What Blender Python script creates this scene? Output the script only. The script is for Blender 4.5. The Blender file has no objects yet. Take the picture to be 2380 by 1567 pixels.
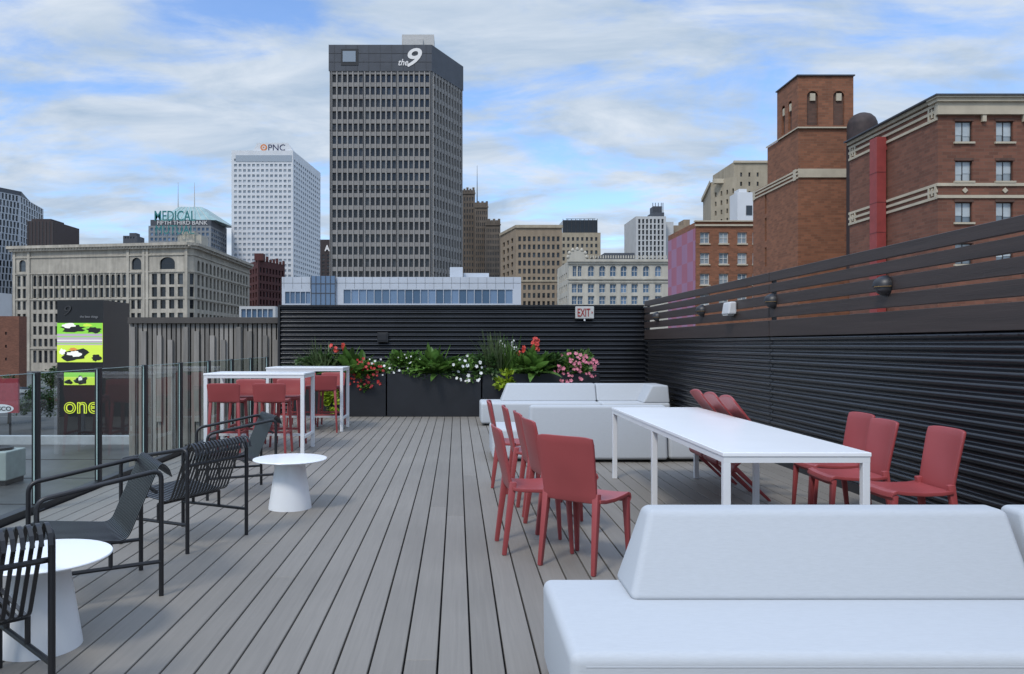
import bpy, bmesh, math, random
from mathutils import Vector, Matrix
random.seed(7)
S=bpy.context.scene; C=S.collection
F=1850.; UC=1062.; VH=800.; HC=1.5; GZ=-8.0
def PX(u,Y): return (u-UC)*Y/F
def PZ(v,Y): return HC+(VH-v)*Y/F
def P(u,Y): return Vector((PX(u,Y),Y))
R=math.radians
# ------------------------------------------------------------------ materials
def nt(name):
    m=bpy.data.materials.new(name); m.use_nodes=True
    n=m.node_tree.nodes; l=m.node_tree.links
    return m,n,l,n['Principled BSDF']
def mixc(n,l,fac,a,b):
    x=n.new('ShaderNodeMix'); x.data_type='RGBA'
    for i,v in ((0,fac),(6,a),(7,b)):
        if hasattr(v,'is_linked') or hasattr(v,'links'): l.new(v,x.inputs[i])
        else: x.inputs[i].default_value=v if i==0 else (*v,1)
    return x.outputs[2]
def mul(c,k): return tuple(min(1,max(0,q*k)) for q in c)
def M(name,col,rough=.6,var=.12,scale=3.,bump=0.,bscale=60.,metal=0.,island=0.,stretch=(1,1,1),spec=.5,streak=0.,coat=0.):
    m,n,l,b=nt(name)
    g=n.new('ShaderNodeNewGeometry')
    mp=n.new('ShaderNodeMapping'); mp.inputs['Scale'].default_value=stretch; l.new(g.outputs['Position'],mp.inputs['Vector'])
    no=n.new('ShaderNodeTexNoise'); no.inputs['Scale'].default_value=scale; no.inputs['Detail'].default_value=6; no.inputs['Roughness'].default_value=.6
    l.new(mp.outputs[0],no.inputs['Vector'])
    r=n.new('ShaderNodeMapRange'); r.inputs[1].default_value=.3; r.inputs[2].default_value=.7; l.new(no.outputs[0],r.inputs[0])
    c=mixc(n,l,r.outputs[0],mul(col,1-var),mul(col,1+var))
    if island:
        a=mixc(n,l,g.outputs['Random Per Island'],(1-island,)*3,(1,)*3)
        x=n.new('ShaderNodeMix'); x.data_type='RGBA'; x.blend_type='MULTIPLY'; x.inputs[0].default_value=1
        l.new(c,x.inputs[6]); l.new(a,x.inputs[7]); c=x.outputs[2]
    if streak:
        m2=n.new('ShaderNodeMapping'); m2.inputs['Scale'].default_value=(.9,.9,.06); l.new(g.outputs['Position'],m2.inputs['Vector'])
        n2=n.new('ShaderNodeTexNoise'); n2.inputs['Scale'].default_value=1.; n2.inputs['Detail'].default_value=5; l.new(m2.outputs[0],n2.inputs['Vector'])
        rr=n.new('ShaderNodeMapRange'); rr.inputs[1].default_value=.35; rr.inputs[2].default_value=.7; l.new(n2.outputs[0],rr.inputs[0])
        a=mixc(n,l,rr.outputs[0],(1-streak,)*3,(1,)*3)
        x=n.new('ShaderNodeMix'); x.data_type='RGBA'; x.blend_type='MULTIPLY'; x.inputs[0].default_value=1
        l.new(c,x.inputs[6]); l.new(a,x.inputs[7]); c=x.outputs[2]
    l.new(c,b.inputs['Base Color'])
    b.inputs['Roughness'].default_value=rough; b.inputs['Metallic'].default_value=metal
    b.inputs['Specular IOR Level'].default_value=spec
    if bump:
        nb=n.new('ShaderNodeTexNoise'); nb.inputs['Scale'].default_value=bscale; nb.inputs['Detail'].default_value=4
        l.new(mp.outputs[0],nb.inputs['Vector'])
        bp=n.new('ShaderNodeBump'); bp.inputs['Strength'].default_value=bump; bp.inputs['Distance'].default_value=.01
        l.new(nb.outputs[0],bp.inputs['Height']); l.new(bp.outputs[0],b.inputs['Normal'])
    return m
def brickmat(name,col,mortar,bw=.42,bh=.15,var=.25):
    m,n,l,b=nt(name)
    g=n.new('ShaderNodeNewGeometry'); s=n.new('ShaderNodeSeparateXYZ'); l.new(g.outputs['Position'],s.inputs[0])
    a=n.new('ShaderNodeMath'); l.new(s.outputs[0],a.inputs[0]); l.new(s.outputs[1],a.inputs[1])
    cb=n.new('ShaderNodeCombineXYZ'); l.new(a.outputs[0],cb.inputs[0]); l.new(s.outputs[2],cb.inputs[1])
    br=n.new('ShaderNodeTexBrick'); l.new(cb.outputs[0],br.inputs['Vector'])
    br.inputs['Color1'].default_value=(*mul(col,.78),1); br.inputs['Color2'].default_value=(*mul(col,1.22),1); br.inputs['Mortar'].default_value=(*mortar,1)
    br.inputs['Scale'].default_value=1; br.inputs['Brick Width'].default_value=bw; br.inputs['Row Height'].default_value=bh; br.inputs['Mortar Size'].default_value=.012
    no=n.new('ShaderNodeTexNoise'); no.inputs['Scale'].default_value=.55; no.inputs['Detail'].default_value=8; no.inputs['Roughness'].default_value=.65; l.new(g.outputs['Position'],no.inputs['Vector'])
    r=n.new('ShaderNodeMapRange'); r.inputs[1].default_value=.3; r.inputs[2].default_value=.7; l.new(no.outputs[0],r.inputs[0])
    v=mixc(n,l,r.outputs[0],(1-var,)*3,(1,)*3)
    x=n.new('ShaderNodeMix'); x.data_type='RGBA'; x.blend_type='MULTIPLY'; x.inputs[0].default_value=1
    l.new(br.outputs[0],x.inputs[6]); l.new(v,x.inputs[7]); l.new(x.outputs[2],b.inputs['Base Color'])
    b.inputs['Roughness'].default_value=.85
    return m
def winmat(name,dark,light,bias=.75,rough=.08):
    m,n,l,b=nt(name)
    o=n.new('ShaderNodeObjectInfo'); g=n.new('ShaderNodeNewGeometry')
    a=n.new('ShaderNodeMath'); l.new(o.outputs['Random'],a.inputs[0]); l.new(g.outputs['Random Per Island'],a.inputs[1])
    f=n.new('ShaderNodeMath'); f.operation='FRACT'; l.new(a.outputs[0],f.inputs[0])
    r=n.new('ShaderNodeValToRGB'); r.color_ramp.elements[0].color=(*dark,1); r.color_ramp.elements[0].position=bias*.5
    r.color_ramp.elements[1].color=(*light,1); r.color_ramp.elements[1].position=1
    e=r.color_ramp.elements.new(bias); e.color=(*[(p*.7+q*.3) for p,q in zip(dark,light)],1)
    l.new(f.outputs[0],r.inputs[0]); l.new(r.outputs[0],b.inputs['Base Color'])
    b.inputs['Roughness'].default_value=rough; b.inputs['Specular IOR Level'].default_value=.5
    return m
def emis(name,col,st):
    m,n,l,b=nt(name); b.inputs['Base Color'].default_value=(*mul(col,.5),1); b.inputs['Emission Color'].default_value=(*col,1); b.inputs['Emission Strength'].default_value=st
    return m
white=M('white_powder_coat',(.70,.71,.72),.35,.03)
whitetop=M('white_laminate',(.84,.85,.86),.25,.02)
redp=M('red_plastic',(.30,.055,.056),.40,.05,bump=.05,bscale=300)
blackm=M('black_steel',(.012,.012,.014),.42,.15)
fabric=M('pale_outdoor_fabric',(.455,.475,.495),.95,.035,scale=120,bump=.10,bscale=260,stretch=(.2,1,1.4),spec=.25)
fabric_shaded=M('pale_outdoor_fabric_shaded',(.425,.445,.465),.95,.035,scale=120,bump=.10,bscale=260,stretch=(.2,1,1.4),spec=.25)  # same fabric, darkened: shade on the backrests put into the colour
corr=M('black_corrugated_steel',(.009,.010,.013),.25,.3,scale=1.5,bump=.05,bscale=8,spec=.65)
brown=M('brown_stained_boards',(.042,.029,.025),.5,.22,scale=4,stretch=(1,.15,4),bump=.15,bscale=30,island=.25)
slatm=M('weathered_timber',(.28,.258,.228),.75,.25,scale=3,stretch=(3,3,.3),island=.45)
darkplant=M('charcoal_planter',(.012,.013,.016),.45,.2)
soil=M('soil',(.03,.02,.014),.95,.4,scale=30)
brick1=brickmat('orange_red_brick',(.235,.090,.044),(.20,.11,.065))
brick2=brickmat('red_brick',(.185,.072,.043),(.16,.09,.06))
brick3=brickmat('dark_red_brick',(.085,.022,.02),(.07,.03,.025),.6,.2)
brick4=brickmat('brown_brick',(.12,.06,.042),(.1,.07,.05))
cream=M('cream_stone',(.45,.39,.29),.8,.12,scale=1.2)
limest=M('buff_limestone',(.44,.40,.33),.85,.18,scale=.3,streak=.28)
limest2=M('pale_cream_terracotta',(.49,.455,.38),.8,.12,scale=.4,streak=.2)
concr=M('grey_beige_concrete',(.245,.233,.22),.85,.1,scale=.25,streak=.15)
charcoal=M('charcoal_stone_panel',(.052,.058,.07),.6,.15,scale=.3)
whitest=M('white_stone_panel',(.58,.59,.60),.6,.06,scale=.2)
tanb=M('tan_masonry',(.27,.208,.145),.85,.12,scale=.4,streak=.15)
deco=M('brown_deco_masonry',(.125,.10,.078),.85,.2,scale=.3,streak=.25)
beige=M('beige_masonry',(.36,.305,.22),.85,.12,scale=.5,streak=.2)
greyst=M('pale_grey_panel',(.45,.45,.44),.8,.08,scale=.4)
metalp=M('white_metal_panel',(.48,.51,.55),.4,.06,scale=.5,metal=.1)
darkbox=M('dark_brown_cladding',(.035,.024,.024),.7,.15)
asphalt=M('asphalt',(.05,.05,.052),.85,.25,scale=.3)
paving=M('paving',(.12,.117,.113),.85,.2,scale=.5)
roofm=M('wet_roof_membrane',(.07,.068,.067),.45,.45,scale=.7,bump=.1,bscale=3)
wg=winmat('dark_window_glass',(.012,.015,.02),(.07,.08,.09))
wg3=winmat('silver_window_glass',(.20,.24,.28),(.38,.42,.46),.6,.15)
wg4=winmat('blue_window_glass',(.05,.10,.17),(.16,.24,.36),.7)
wg5=winmat('curtained_window_glass',(.16,.20,.23),(.38,.42,.43),.4)
def leafmat(name,col,island,tr=.38):
    m=M(name,col,.42,.3,scale=8,island=island); n=m.node_tree.nodes; l=m.node_tree.links; b=n['Principled BSDF']
    src=b.inputs['Base Color'].links[0].from_socket; t=n.new('ShaderNodeBsdfTranslucent'); l.new(src,t.inputs[0])
    x=n.new('ShaderNodeMixShader'); x.inputs[0].default_value=tr; l.new(b.outputs[0],x.inputs[1]); l.new(t.outputs[0],x.inputs[2]); l.new(x.outputs[0],n['Material Output'].inputs[0]); return m
leafm=[leafmat('leaf_green',(.17,.33,.065),.75),leafmat('leaf_dark',(.095,.19,.055),.75),leafmat('leaf_lime',(.38,.52,.04),.5),leafmat('leaf_grass',(.19,.26,.11),.7)]
treem=leafmat('tree_leaf',(.065,.115,.035),.7)
fl=dict(red=M('petal_red',(.50,.022,.02),.5,.2,island=.5),white=M('petal_white',(.72,.72,.69),.5,.05,island=.2),
        pink=M('petal_pink',(.66,.20,.27),.5,.2,island=.4),orange=M('petal_scarlet',(.66,.05,.03),.5,.2,island=.4))
bark=M('bark',(.06,.045,.03),.9,.3,scale=20)
# ------------------------------------------------------------------ mesh builder
class MB:
    def __init__(s): s.v=[]; s.f=[]; s.m=[]
    def add(s,vs,fs,mi=0):
        o=len(s.v); s.v+= [tuple(p) for p in vs]; s.f+=[tuple(i+o for i in f) for f in fs]; s.m+=[mi]*len(fs); return s
    def hexa(s,p,mi=0): return s.add(p,[(0,3,2,1),(4,5,6,7),(0,1,5,4),(1,2,6,5),(2,3,7,6),(3,0,4,7)],mi)
    def box(s,x0,x1,y0,y1,z0,z1,mi=0):
        return s.hexa([(x0,y0,z0),(x1,y0,z0),(x1,y1,z0),(x0,y1,z0),(x0,y0,z1),(x1,y0,z1),(x1,y1,z1),(x0,y1,z1)],mi)
    def wedge(s,b,t,z0,z1,mi=0):
        return s.hexa([(b[0],b[2],z0),(b[1],b[2],z0),(b[1],b[3],z0),(b[0],b[3],z0),(t[0],t[2],z1),(t[1],t[2],z1),(t[1],t[3],z1),(t[0],t[3],z1)],mi)
    def bar(s,p,q,w,h=None,w2=None,mi=0):
        p=Vector(p);q=Vector(q);h=h or w; d=(q-p).normalized()
        a=d.cross(Vector((0,0,1))) if abs(d.z)<.9 else d.cross(Vector((0,1,0)))
        a.normalize(); b=a.cross(d); k=(w2 or w)/w
        pts=[]
        for c,kk in ((p,1),(q,k)):
            for x,y in ((-1,-1),(1,-1),(1,1),(-1,1)): pts.append(c+a*x*w/2*kk+b*y*h/2*kk)
        return s.hexa(pts,mi)
    def tube(s,pts,r,n=8,mi=0,r2=None):
        pts=[Vector(p) for p in pts]; rings=[]; N=len(pts); prev=None
        for i,p in enumerate(pts):
            d=(pts[min(i+1,N-1)]-pts[max(i-1,0)]).normalized()
            if prev is None:
                a=d.cross(Vector((0,0,1)))
                if a.length<.05: a=d.cross(Vector((1,0,0)))
            else: a=prev-d*prev.dot(d)
            a.normalize(); prev=a; b=d.cross(a); rr=r if r2 is None else r+(r2-r)*i/(N-1)
            rings.append([p+a*math.cos(t)*rr+b*math.sin(t)*rr for t in [2*math.pi*k/n for k in range(n)]])
        vs=[q for g in rings for q in g]; fs=[]
        for i in range(N-1):
            for k in range(n): fs.append((i*n+k,i*n+(k+1)%n,(i+1)*n+(k+1)%n,(i+1)*n+k))
        fs.append(tuple(range(n-1,-1,-1))); fs.append(tuple((N-1)*n+k for k in range(n)))
        return s.add(vs,fs,mi)
    def lathe(s,prof,c=(0,0,0),n=32,mi=0):
        vs=[];fs=[]
        for r,z in prof:
            for k in range(n):
                t=2*math.pi*k/n; vs.append((c[0]+r*math.cos(t),c[1]+r*math.sin(t),c[2]+z))
        for i in range(len(prof)-1):
            for k in range(n): fs.append((i*n+k,i*n+(k+1)%n,(i+1)*n+(k+1)%n,(i+1)*n+k))
        fs.append(tuple(range(n-1,-1,-1))); fs.append(tuple((len(prof)-1)*n+k for k in range(n)))
        return s.add(vs,fs,mi)
    def shell(s,top,bot,mi=0):
        a=len(top); b=len(top[0]); vs=[p for r in top for p in r]+[p for r in bot for p in r]; o=a*b; fs=[]
        for i in range(a-1):
            for j in range(b-1):
                q=(i*b+j,i*b+j+1,(i+1)*b+j+1,(i+1)*b+j); fs.append(q); fs.append(tuple(o+k for k in reversed(q)))
        for i in range(a-1):
            for j in (0,b-1): fs.append((i*b+j,(i+1)*b+j,o+(i+1)*b+j,o+i*b+j))
        for j in range(b-1):
            for i in (0,a-1): fs.append((i*b+j,i*b+j+1,o+i*b+j+1,o+i*b+j))
        return s.add(vs,fs,mi)
    def build(s,name,mats,parent=None,smooth=False,bevel=0,seg=2,recalc=True):
        me=bpy.data.meshes.new(name); me.from_pydata(s.v,[],s.f)
        for m in (mats if isinstance(mats,(list,tuple)) else [mats]): me.materials.append(m)
        me.polygons.foreach_set('material_index',s.m)
        if recalc or bevel:
            bm=bmesh.new(); bm.from_mesh(me)
            if recalc: bmesh.ops.recalc_face_normals(bm,faces=bm.faces)
            if bevel:
                es=[e for e in bm.edges if len(e.link_faces)==2 and e.calc_face_angle(0)>.5]
                bmesh.ops.bevel(bm,geom=es,offset=bevel,segments=seg,affect='EDGES',profile=.5,clamp_overlap=True)
            bm.to_mesh(me); bm.free()
        if smooth:
            me.polygons.foreach_set('use_smooth',[True]*len(me.polygons)); me.set_sharp_from_angle(angle=R(42))
        me.update()
        o=bpy.data.objects.new(name,me); C.objects.link(o)
        if parent:
            o.parent=parent
            if parent.parent is None: o.location=-parent.location
        return o
def thing(name,label,cat,loc=(0,0,0),group=None):
    o=bpy.data.objects.new(name,None); C.objects.link(o); o.location=loc; o.empty_display_size=.1
    o['label']=label; o['category']=cat
    if group: o['group']=group
    return o
def tag(o,label,cat,group=None):
    o['label']=label; o['category']=cat
    if group: o['group']=group
    return o
def struct(o): o['kind']='structure'; return o
def dup(root,loc,rz,label,group=None,tilt=0):
    r=root.copy(); C.objects.link(r); r.location=loc; r.rotation_euler=(tilt,0,rz); r['label']=label
    if group: r['group']=group
    for ch in list(root.children):
        c=ch.copy(); C.objects.link(c); c.parent=r
        for g in list(ch.children):
            d=g.copy(); C.objects.link(d); d.parent=c
    return r
def fillet(pts,r,n=6):
    pts=[Vector(p) for p in pts]; out=[pts[0]]
    for i in range(1,len(pts)-1):
        a=(pts[i-1]-pts[i]).normalized(); b=(pts[i+1]-pts[i]).normalized()
        p0=pts[i]+a*r; p1=pts[i]+b*r
        for k in range(n+1):
            t=k/n; out.append(p0*(1-t)**2+pts[i]*2*t*(1-t)+p1*t*t)
    out.append(pts[-1]); return out
def facing(fx,fy): return math.atan2(-fx,fy)
_tc={}
def textmb(mb,s,ctr,d,w,h,depth=.02,shear=0,offset=0,mi=0):
    key=(s,shear,offset)
    if key not in _tc:
        cu=bpy.data.curves.new('t','FONT'); cu.body=s; cu.shear=shear; cu.offset=offset; cu.resolution_u=4; cu.extrude=.5
        ob=bpy.data.objects.new('t',cu); C.objects.link(ob)
        dg=bpy.context.evaluated_depsgraph_get(); me=bpy.data.meshes.new_from_object(ob.evaluated_get(dg))
        _tc[key]=([v.co.copy() for v in me.vertices],[tuple(p.vertices) for p in me.polygons])
        bpy.data.objects.remove(ob); bpy.data.curves.remove(cu); bpy.data.meshes.remove(me)
    vs,fs=_tc[key]
    x0=min(v.x for v in vs);x1=max(v.x for v in vs);y0=min(v.y for v in vs);y1=max(v.y for v in vs)
    d=Vector((d[0],d[1],0)).normalized(); nrm=Vector((d.y,-d.x,0)); ctr=Vector(ctr)
    out=[ctr+d*((v.x-(x0+x1)/2)/(x1-x0)*w)+Vector((0,0,1))*((v.y-(y0+y1)/2)/(y1-y0)*h)+nrm*((v.z+.5)*depth) for v in vs]
    mb.add(out,fs,mi)
# ------------------------------------------------------------------ buildings
_wm={}
def winmesh(w,h,kind,mats):
    key=(round(w,2),round(h,2),kind,tuple(m.name for m in mats))
    if key in _wm: return _wm[key]
    b=MB(); b.add([(0,0,0),(w,0,0),(w,0,h),(0,0,h)],[(0,1,2,3)],0)
    if kind!='glass':
        t=min(.09*w,.12)
        b.box(0,t,-.05,.01,0,h,1); b.box(w-t,w,-.05,.01,0,h,1); b.box(t,w-t,-.05,.01,0,t,1); b.box(t,w-t,-.05,.01,h-t,h,1)
        if kind in('sash','cross'): b.box(t,w-t,-.045,.01,h*.5-t*.4,h*.5+t*.4,1)
        if kind in('mull','cross'): b.box(w*.5-t*.4,w*.5+t*.4,-.04,.01,t,h-t,1)
    me=bpy.data.meshes.new('window'); me.from_pydata(b.v,[],b.f)
    for m in mats: me.materials.append(m)
    me.polygons.foreach_set('material_index',b.m); me.update(); _wm[key]=(me,b); return _wm[key]
class Bld:
    def __init__(s,name,label,cat,c,group=None):
        s.root=thing(name,label,cat,(c[0],c[1],GZ),group); s.w=MB(); s.pool=[]
    def face(s,A,B,z0,z1,rects=(),dep=.3,kind='glass',mats=None,arch=(),mi=0):
        A=Vector(A[:2]);B=Vector(B[:2]); L=(B-A).length; d=(B-A)/L; n=Vector((d.y,-d.x))
        def q(sv,t,e=0): return (A.x+d.x*sv-n.x*e,A.y+d.y*sv-n.y*e,t)
        rects=[r for r in rects if r[0]>0 and r[1]<L and r[2]>=z0 and r[3]<z1]
        ss=sorted({0,L}|{round(r[0],4) for r in rects}|{round(r[1],4) for r in rects}); ts=sorted({z0,z1}|{round(r[2],4) for r in rects}|{round(r[3],4) for r in rects})
        hole=set()
        for r in rects:
            i0=ss.index(round(r[0],4));i1=ss.index(round(r[1],4));j0=ts.index(round(r[2],4));j1=ts.index(round(r[3],4))
            for i in range(i0,i1):
                for j in range(j0,j1): hole.add((i,j))
        for j in range(len(ts)-1):
            i=0
            while i<len(ss)-1:
                if (i,j) in hole: i+=1; continue
                k=i
                while k<len(ss)-1 and (k,j) not in hole: k+=1
                s.w.add([q(ss[i],ts[j]),q(ss[k],ts[j]),q(ss[k],ts[j+1]),q(ss[i],ts[j+1])],[(0,1,2,3)],mi); i=k
        ang=math.atan2(d.y,d.x)
        for idx,r in enumerate(rects):
            a,b,t0,t1=r[:4]
            for e in (((a,t0),(b,t0)),((b,t0),(b,t1)),((b,t1),(a,t1)),((a,t1),(a,t0))):
                s.w.add([q(*e[0]),q(*e[1]),q(*e[1],dep),q(*e[0],dep)],[(0,1,2,3)],mi)
            if len(r)>4:
                rr=(b-a)/2; m=(a+b)/2; hh=min(rr,(t1-t0)*.5)
                for sg,cx in ((-1,a),(1,b)):
                    arc=[(m+sg*rr*math.cos(x),t1-hh+hh*math.sin(x)) for x in [k*math.pi/2/5 for k in range(6)]]
                    for k in range(5): s.w.add([q(cx,t1,.01),q(*arc[k],.01),q(*arc[k+1],.01)],[(0,1,2)],mi)
            s.pool.append((Vector(q(a,t0,dep)),ang,b-a,t1-t0,kind,mats))
    def quad(s,A,B,z0,z1,mi=0): s.w.add([(A[0],A[1],z0),(B[0],B[1],z0),(B[0],B[1],z1),(A[0],A[1],z1)],[(0,1,2,3)],mi)
    def top(s,pts,z,mi=0): s.w.add([(p[0],p[1],z) for p in pts],[tuple(range(len(pts)))],mi)
    def para(s,A,B,Cc,z1,z0=GZ,fr=None,sr=None,dep=.3,kind='glass',mats=None):
        D=A+Cc-B
        s.face(A,B,z0,z1,fr or (),dep,kind,mats); s.face(B,Cc,z0,z1,sr or (),dep,kind,mats)
        s.quad(Cc,D,z0,z1); s.quad(D,A,z0,z1); s.top([A,B,Cc,D],z1)
        return D
    def boxb(s,x0,x1,y0,y1,z1,z0=GZ,fr=None,lr=None,rr=None,dep=.3,kind='glass',mats=None,mi=0):
        s.face((x0,y0),(x1,y0),z0,z1,fr or (),dep,kind,mats,mi=mi)
        s.face((x0,y1),(x0,y0),z0,z1,lr or (),dep,kind,mats,mi=mi)
        s.face((x1,y0),(x1,y1),z0,z1,rr or (),dep,kind,mats,mi=mi)
        s.quad((x1,y1),(x0,y1),z0,z1,mi); s.top([(x0,y0),(x1,y0),(x1,y1),(x0,y1)],z1,mi)
    def done(s,wm,limit=100):
        o=s.w.build('wall',wm,s.root,recalc=False); s.wall=o
        rest={}
        for i,(p,ang,w,h,kind,mats) in enumerate(s.pool):
            me,b=winmesh(w,h,kind,mats)
            if i<limit:
                ob=bpy.data.objects.new('window',me); C.objects.link(ob); ob.parent=s.root; ob.location=p-s.root.location; ob.rotation_euler=(0,0,ang)
            else:
                mb=rest.setdefault(tuple(m.name for m in mats),(MB(),mats))[0]; c,sn=math.cos(ang),math.sin(ang)
                o0=len(mb.v); mb.v+=[(p.x+c*v[0]-sn*v[1],p.y+sn*v[0]+c*v[1],p.z+v[2]) for v in b.v]; mb.f+=[tuple(k+o0 for k in f) for f in b.f]; mb.m+=b.m
        for mb,mats in rest.values():
            x=mb.build('window',mats,s.root,recalc=False); x['kind']='stuff'
        return s
    def part(s,name,mb,m,**k): return mb.build(name,m,s.root,**k)
def grid(s0,s1,nc,z0,z1,nr,wf=.6,hf=.6,arch=False):
    cw=(s1-s0)/nc; rh=(z1-z0)/nr; out=[]
    for j in reversed(range(nr)):
        for i in range(nc):
            c=s0+(i+.5)*cw; t=z0+(j+.5)*rh; r=(c-cw*wf/2,c+cw*wf/2,t-rh*hf/2,t+rh*hf/2)
            out.append(r+((1,) if arch else ()))
    return out
frame_d=M('dark_window_frame',(.03,.03,.032),.5,.1)
frame_l=M('pale_window_frame',(.5,.49,.46),.5,.1)
def prism(mb,pts,z0,z1,mi=0):
    n=len(pts); mb.add([(p[0],p[1],z0) for p in pts]+[(p[0],p[1],z1) for p in pts],[tuple(range(n))[::-1],tuple(range(n,2*n))]+[(i,(i+1)%n,n+(i+1)%n,n+i) for i in range(n)],mi)
# --- numeral tower
Y=250.; A=P(766,Y);B=P(1003,Y);Cc=P(1075,269.5)
b=Bld('office_tower','tall concrete office tower with charcoal crown and slanted white numeral sign','building',A)
zc=PZ(166,Y); zt=PZ(105,Y); W=(B-A).length; z0=PZ(654,Y); fr=[]; fins=[]
for k in range(3):
    s0=W*(.02+.325*k); fr+=grid(s0,s0+W*.315,6,z0,PZ(168,Y),17,.66,.66); fins+=[s0+W*.315*q/6 for q in range(7)]
fr.sort(key=lambda r:-r[2])
W2=(Cc-B).length; sr=grid(W2*.04,W2*.97,10,z0,PZ(168,Y),17,.6,.64)
b.para(A,B,Cc,zc,fr=fr,sr=sr,dep=.7,kind='mull',mats=(wg,frame_d)); b.done(concr)
cr=MB(); D=A+Cc-B
n2=Vector(((Cc-B).y,-(Cc-B).x)).normalized(); d2=(Cc-B).normalized()
Ao=A+Vector((-.25,-.3));Bo=B+Vector((.1,-.3));Co=Cc+n2*.3; Do=Ao+Co-Bo
prism(cr,[Ao,Bo,Co,Do],zc,zt); b.part('crown',cr,charcoal)
m=MB()
for zz in (PZ(125,Y),PZ(145,Y)): m.box(Ao.x,Bo.x,Y-.36,Y-.2,zz-.06,zz+.06)
for sv in (.015,.335,.66,.99): m.box(A.x+W*sv-.16,A.x+W*sv+.16,Y-.32,Y+.1,PZ(660,Y),zc-.05)
for vv in (303,440): m.box(A.x,B.x,Y-.12,Y+.1,PZ(vv+1.2,Y),PZ(vv-1.2,Y))
for k in range(9):
    x=Ao.x+(Bo.x-Ao.x)*(k+.5)/9; m.box(x-.04,x+.04,Y-.355,Y-.2,zc,zt)
b.part('trim',m,frame_d)
m=MB()
for sv in fins: m.box(A.x+sv-.13,A.x+sv+.13,Y-.28,Y-.01,PZ(660,Y),zc-.06)
for k in range(11):
    p=B+d2*(W2*(.04+.93*k/10)); prism(m,[p-d2*.14+n2*.01,p-d2*.14+n2*.3,p+d2*.14+n2*.3,p+d2*.14+n2*.01],PZ(660,Y),zc-.06)
b.part('fin',m,M('pale_concrete_fin',(.31,.295,.275),.85,.1))
m=MB(); m.box(PX(793,Y),PX(833,Y),Y-.42,Y-.25,PZ(153,Y),PZ(115,Y)); o=b.part('recess',m,M('black_recess',(.01,.011,.013),.5))
m=MB(); m.box(PX(797,Y),PX(827,Y),Y-.5,Y-.42,PZ(145,Y),PZ(120,Y)); m.build('screen',wg3,o)
m=MB(); m.box(PX(937,262),PX(1010,262),256,264,zt-.2,PZ(86,258)); m.box(PX(940,262),PX(985,262),255.5,263,zt-.2,PZ(97,258)); b.part('penthouse',m,M('pale_concrete',(.45,.44,.42),.8))
m=MB(); m.tube([(PX(979,258),258,PZ(90,258)),(PX(979,258),258,PZ(82,258))],.06,5); b.part('mast',m,blackm)
m=MB(); textmb(m,'9',(PX(963,Y-.35),Y-.35,PZ(135,Y)),(1,0),PX(981,Y)-PX(945,Y),PZ(113,Y)-PZ(157,Y),.12,.3,.012); textmb(m,'the',(PX(937.5,Y-.35),Y-.35,PZ(146,Y)),(1,0),PX(949,Y)-PX(926,Y),PZ(138,Y)-PZ(153,Y),.12,.35,.01)
tag(m.build('building_sign',emis('white_sign',(.9,.9,.9),.25)),'white slanted numeral and script sign high on the charcoal crown','sign')
# --- white bank tower with logo
Y=420.; A=P(538,Y);B=P(681,Y);Cc=P(745,475.)
b=Bld('office_tower','white gridded bank tower with orange logo sign on its roof','building',A)
W=(B-A).length; W2=(Cc-B).length; zt=PZ(350,Y); zb=PZ(660,Y)
b.para(A,B,Cc,zt,fr=grid(W*.03,W*.98,13,zb,PZ(366,Y),24,.62,.5),sr=grid(W2*.02,W2*.98,13,zb,PZ(366,Y),24,.6,.5),dep=.3,mats=(wg3,)); b.done(whitest)
m=MB(); m.box(PX(548,Y),PX(678,Y),Y-.2,Y-.02,PZ(376,Y),PZ(361,Y)); b.part('upper_window_band',m,wg3)
m=MB(); m.wedge((PX(586,Y),PX(681,Y),Y+1,Y+16),(PX(597,Y),PX(668,Y),Y+1,Y+13),zt-.1,PZ(331,Y)); b.part('penthouse',m,whitest)
b=thing('logo_sign','bank sign with orange ring and dark blue letters on white tower','sign',(PX(640,Y),Y,zt))
m=MB(); textmb(m,'PNC',(PX(643,Y+.9),Y+.9,PZ(342,Y)),(1,0),PX(663,Y)-PX(624,Y),PZ(334.5,Y)-PZ(349,Y),.05,0,.0); m.build('lettering',M('navy_letters',(.01,.015,.07),.5),b)
m=MB(); n=24; c=(PX(612,Y),Y+.75,PZ(342,Y))
for r,zz,mi in ((1.75,.85,0),(1.05,.80,1)):
    m.add([(c[0]+r*math.cos(6.283*k/n),Y+zz,c[2]+r*math.sin(6.283*k/n)) for k in range(n)],[tuple(range(n))],mi)
m.add([(c[0]-.5,Y+.75,c[2]-.65),(c[0]+.65,Y+.75,c[2]),(c[0]-.5,Y+.75,c[2]+.65)],[(0,1,2)],0)
m.build('emblem',[M('orange_emblem',(.60,.18,.03),.5),whitest],b,recalc=False)
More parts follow.
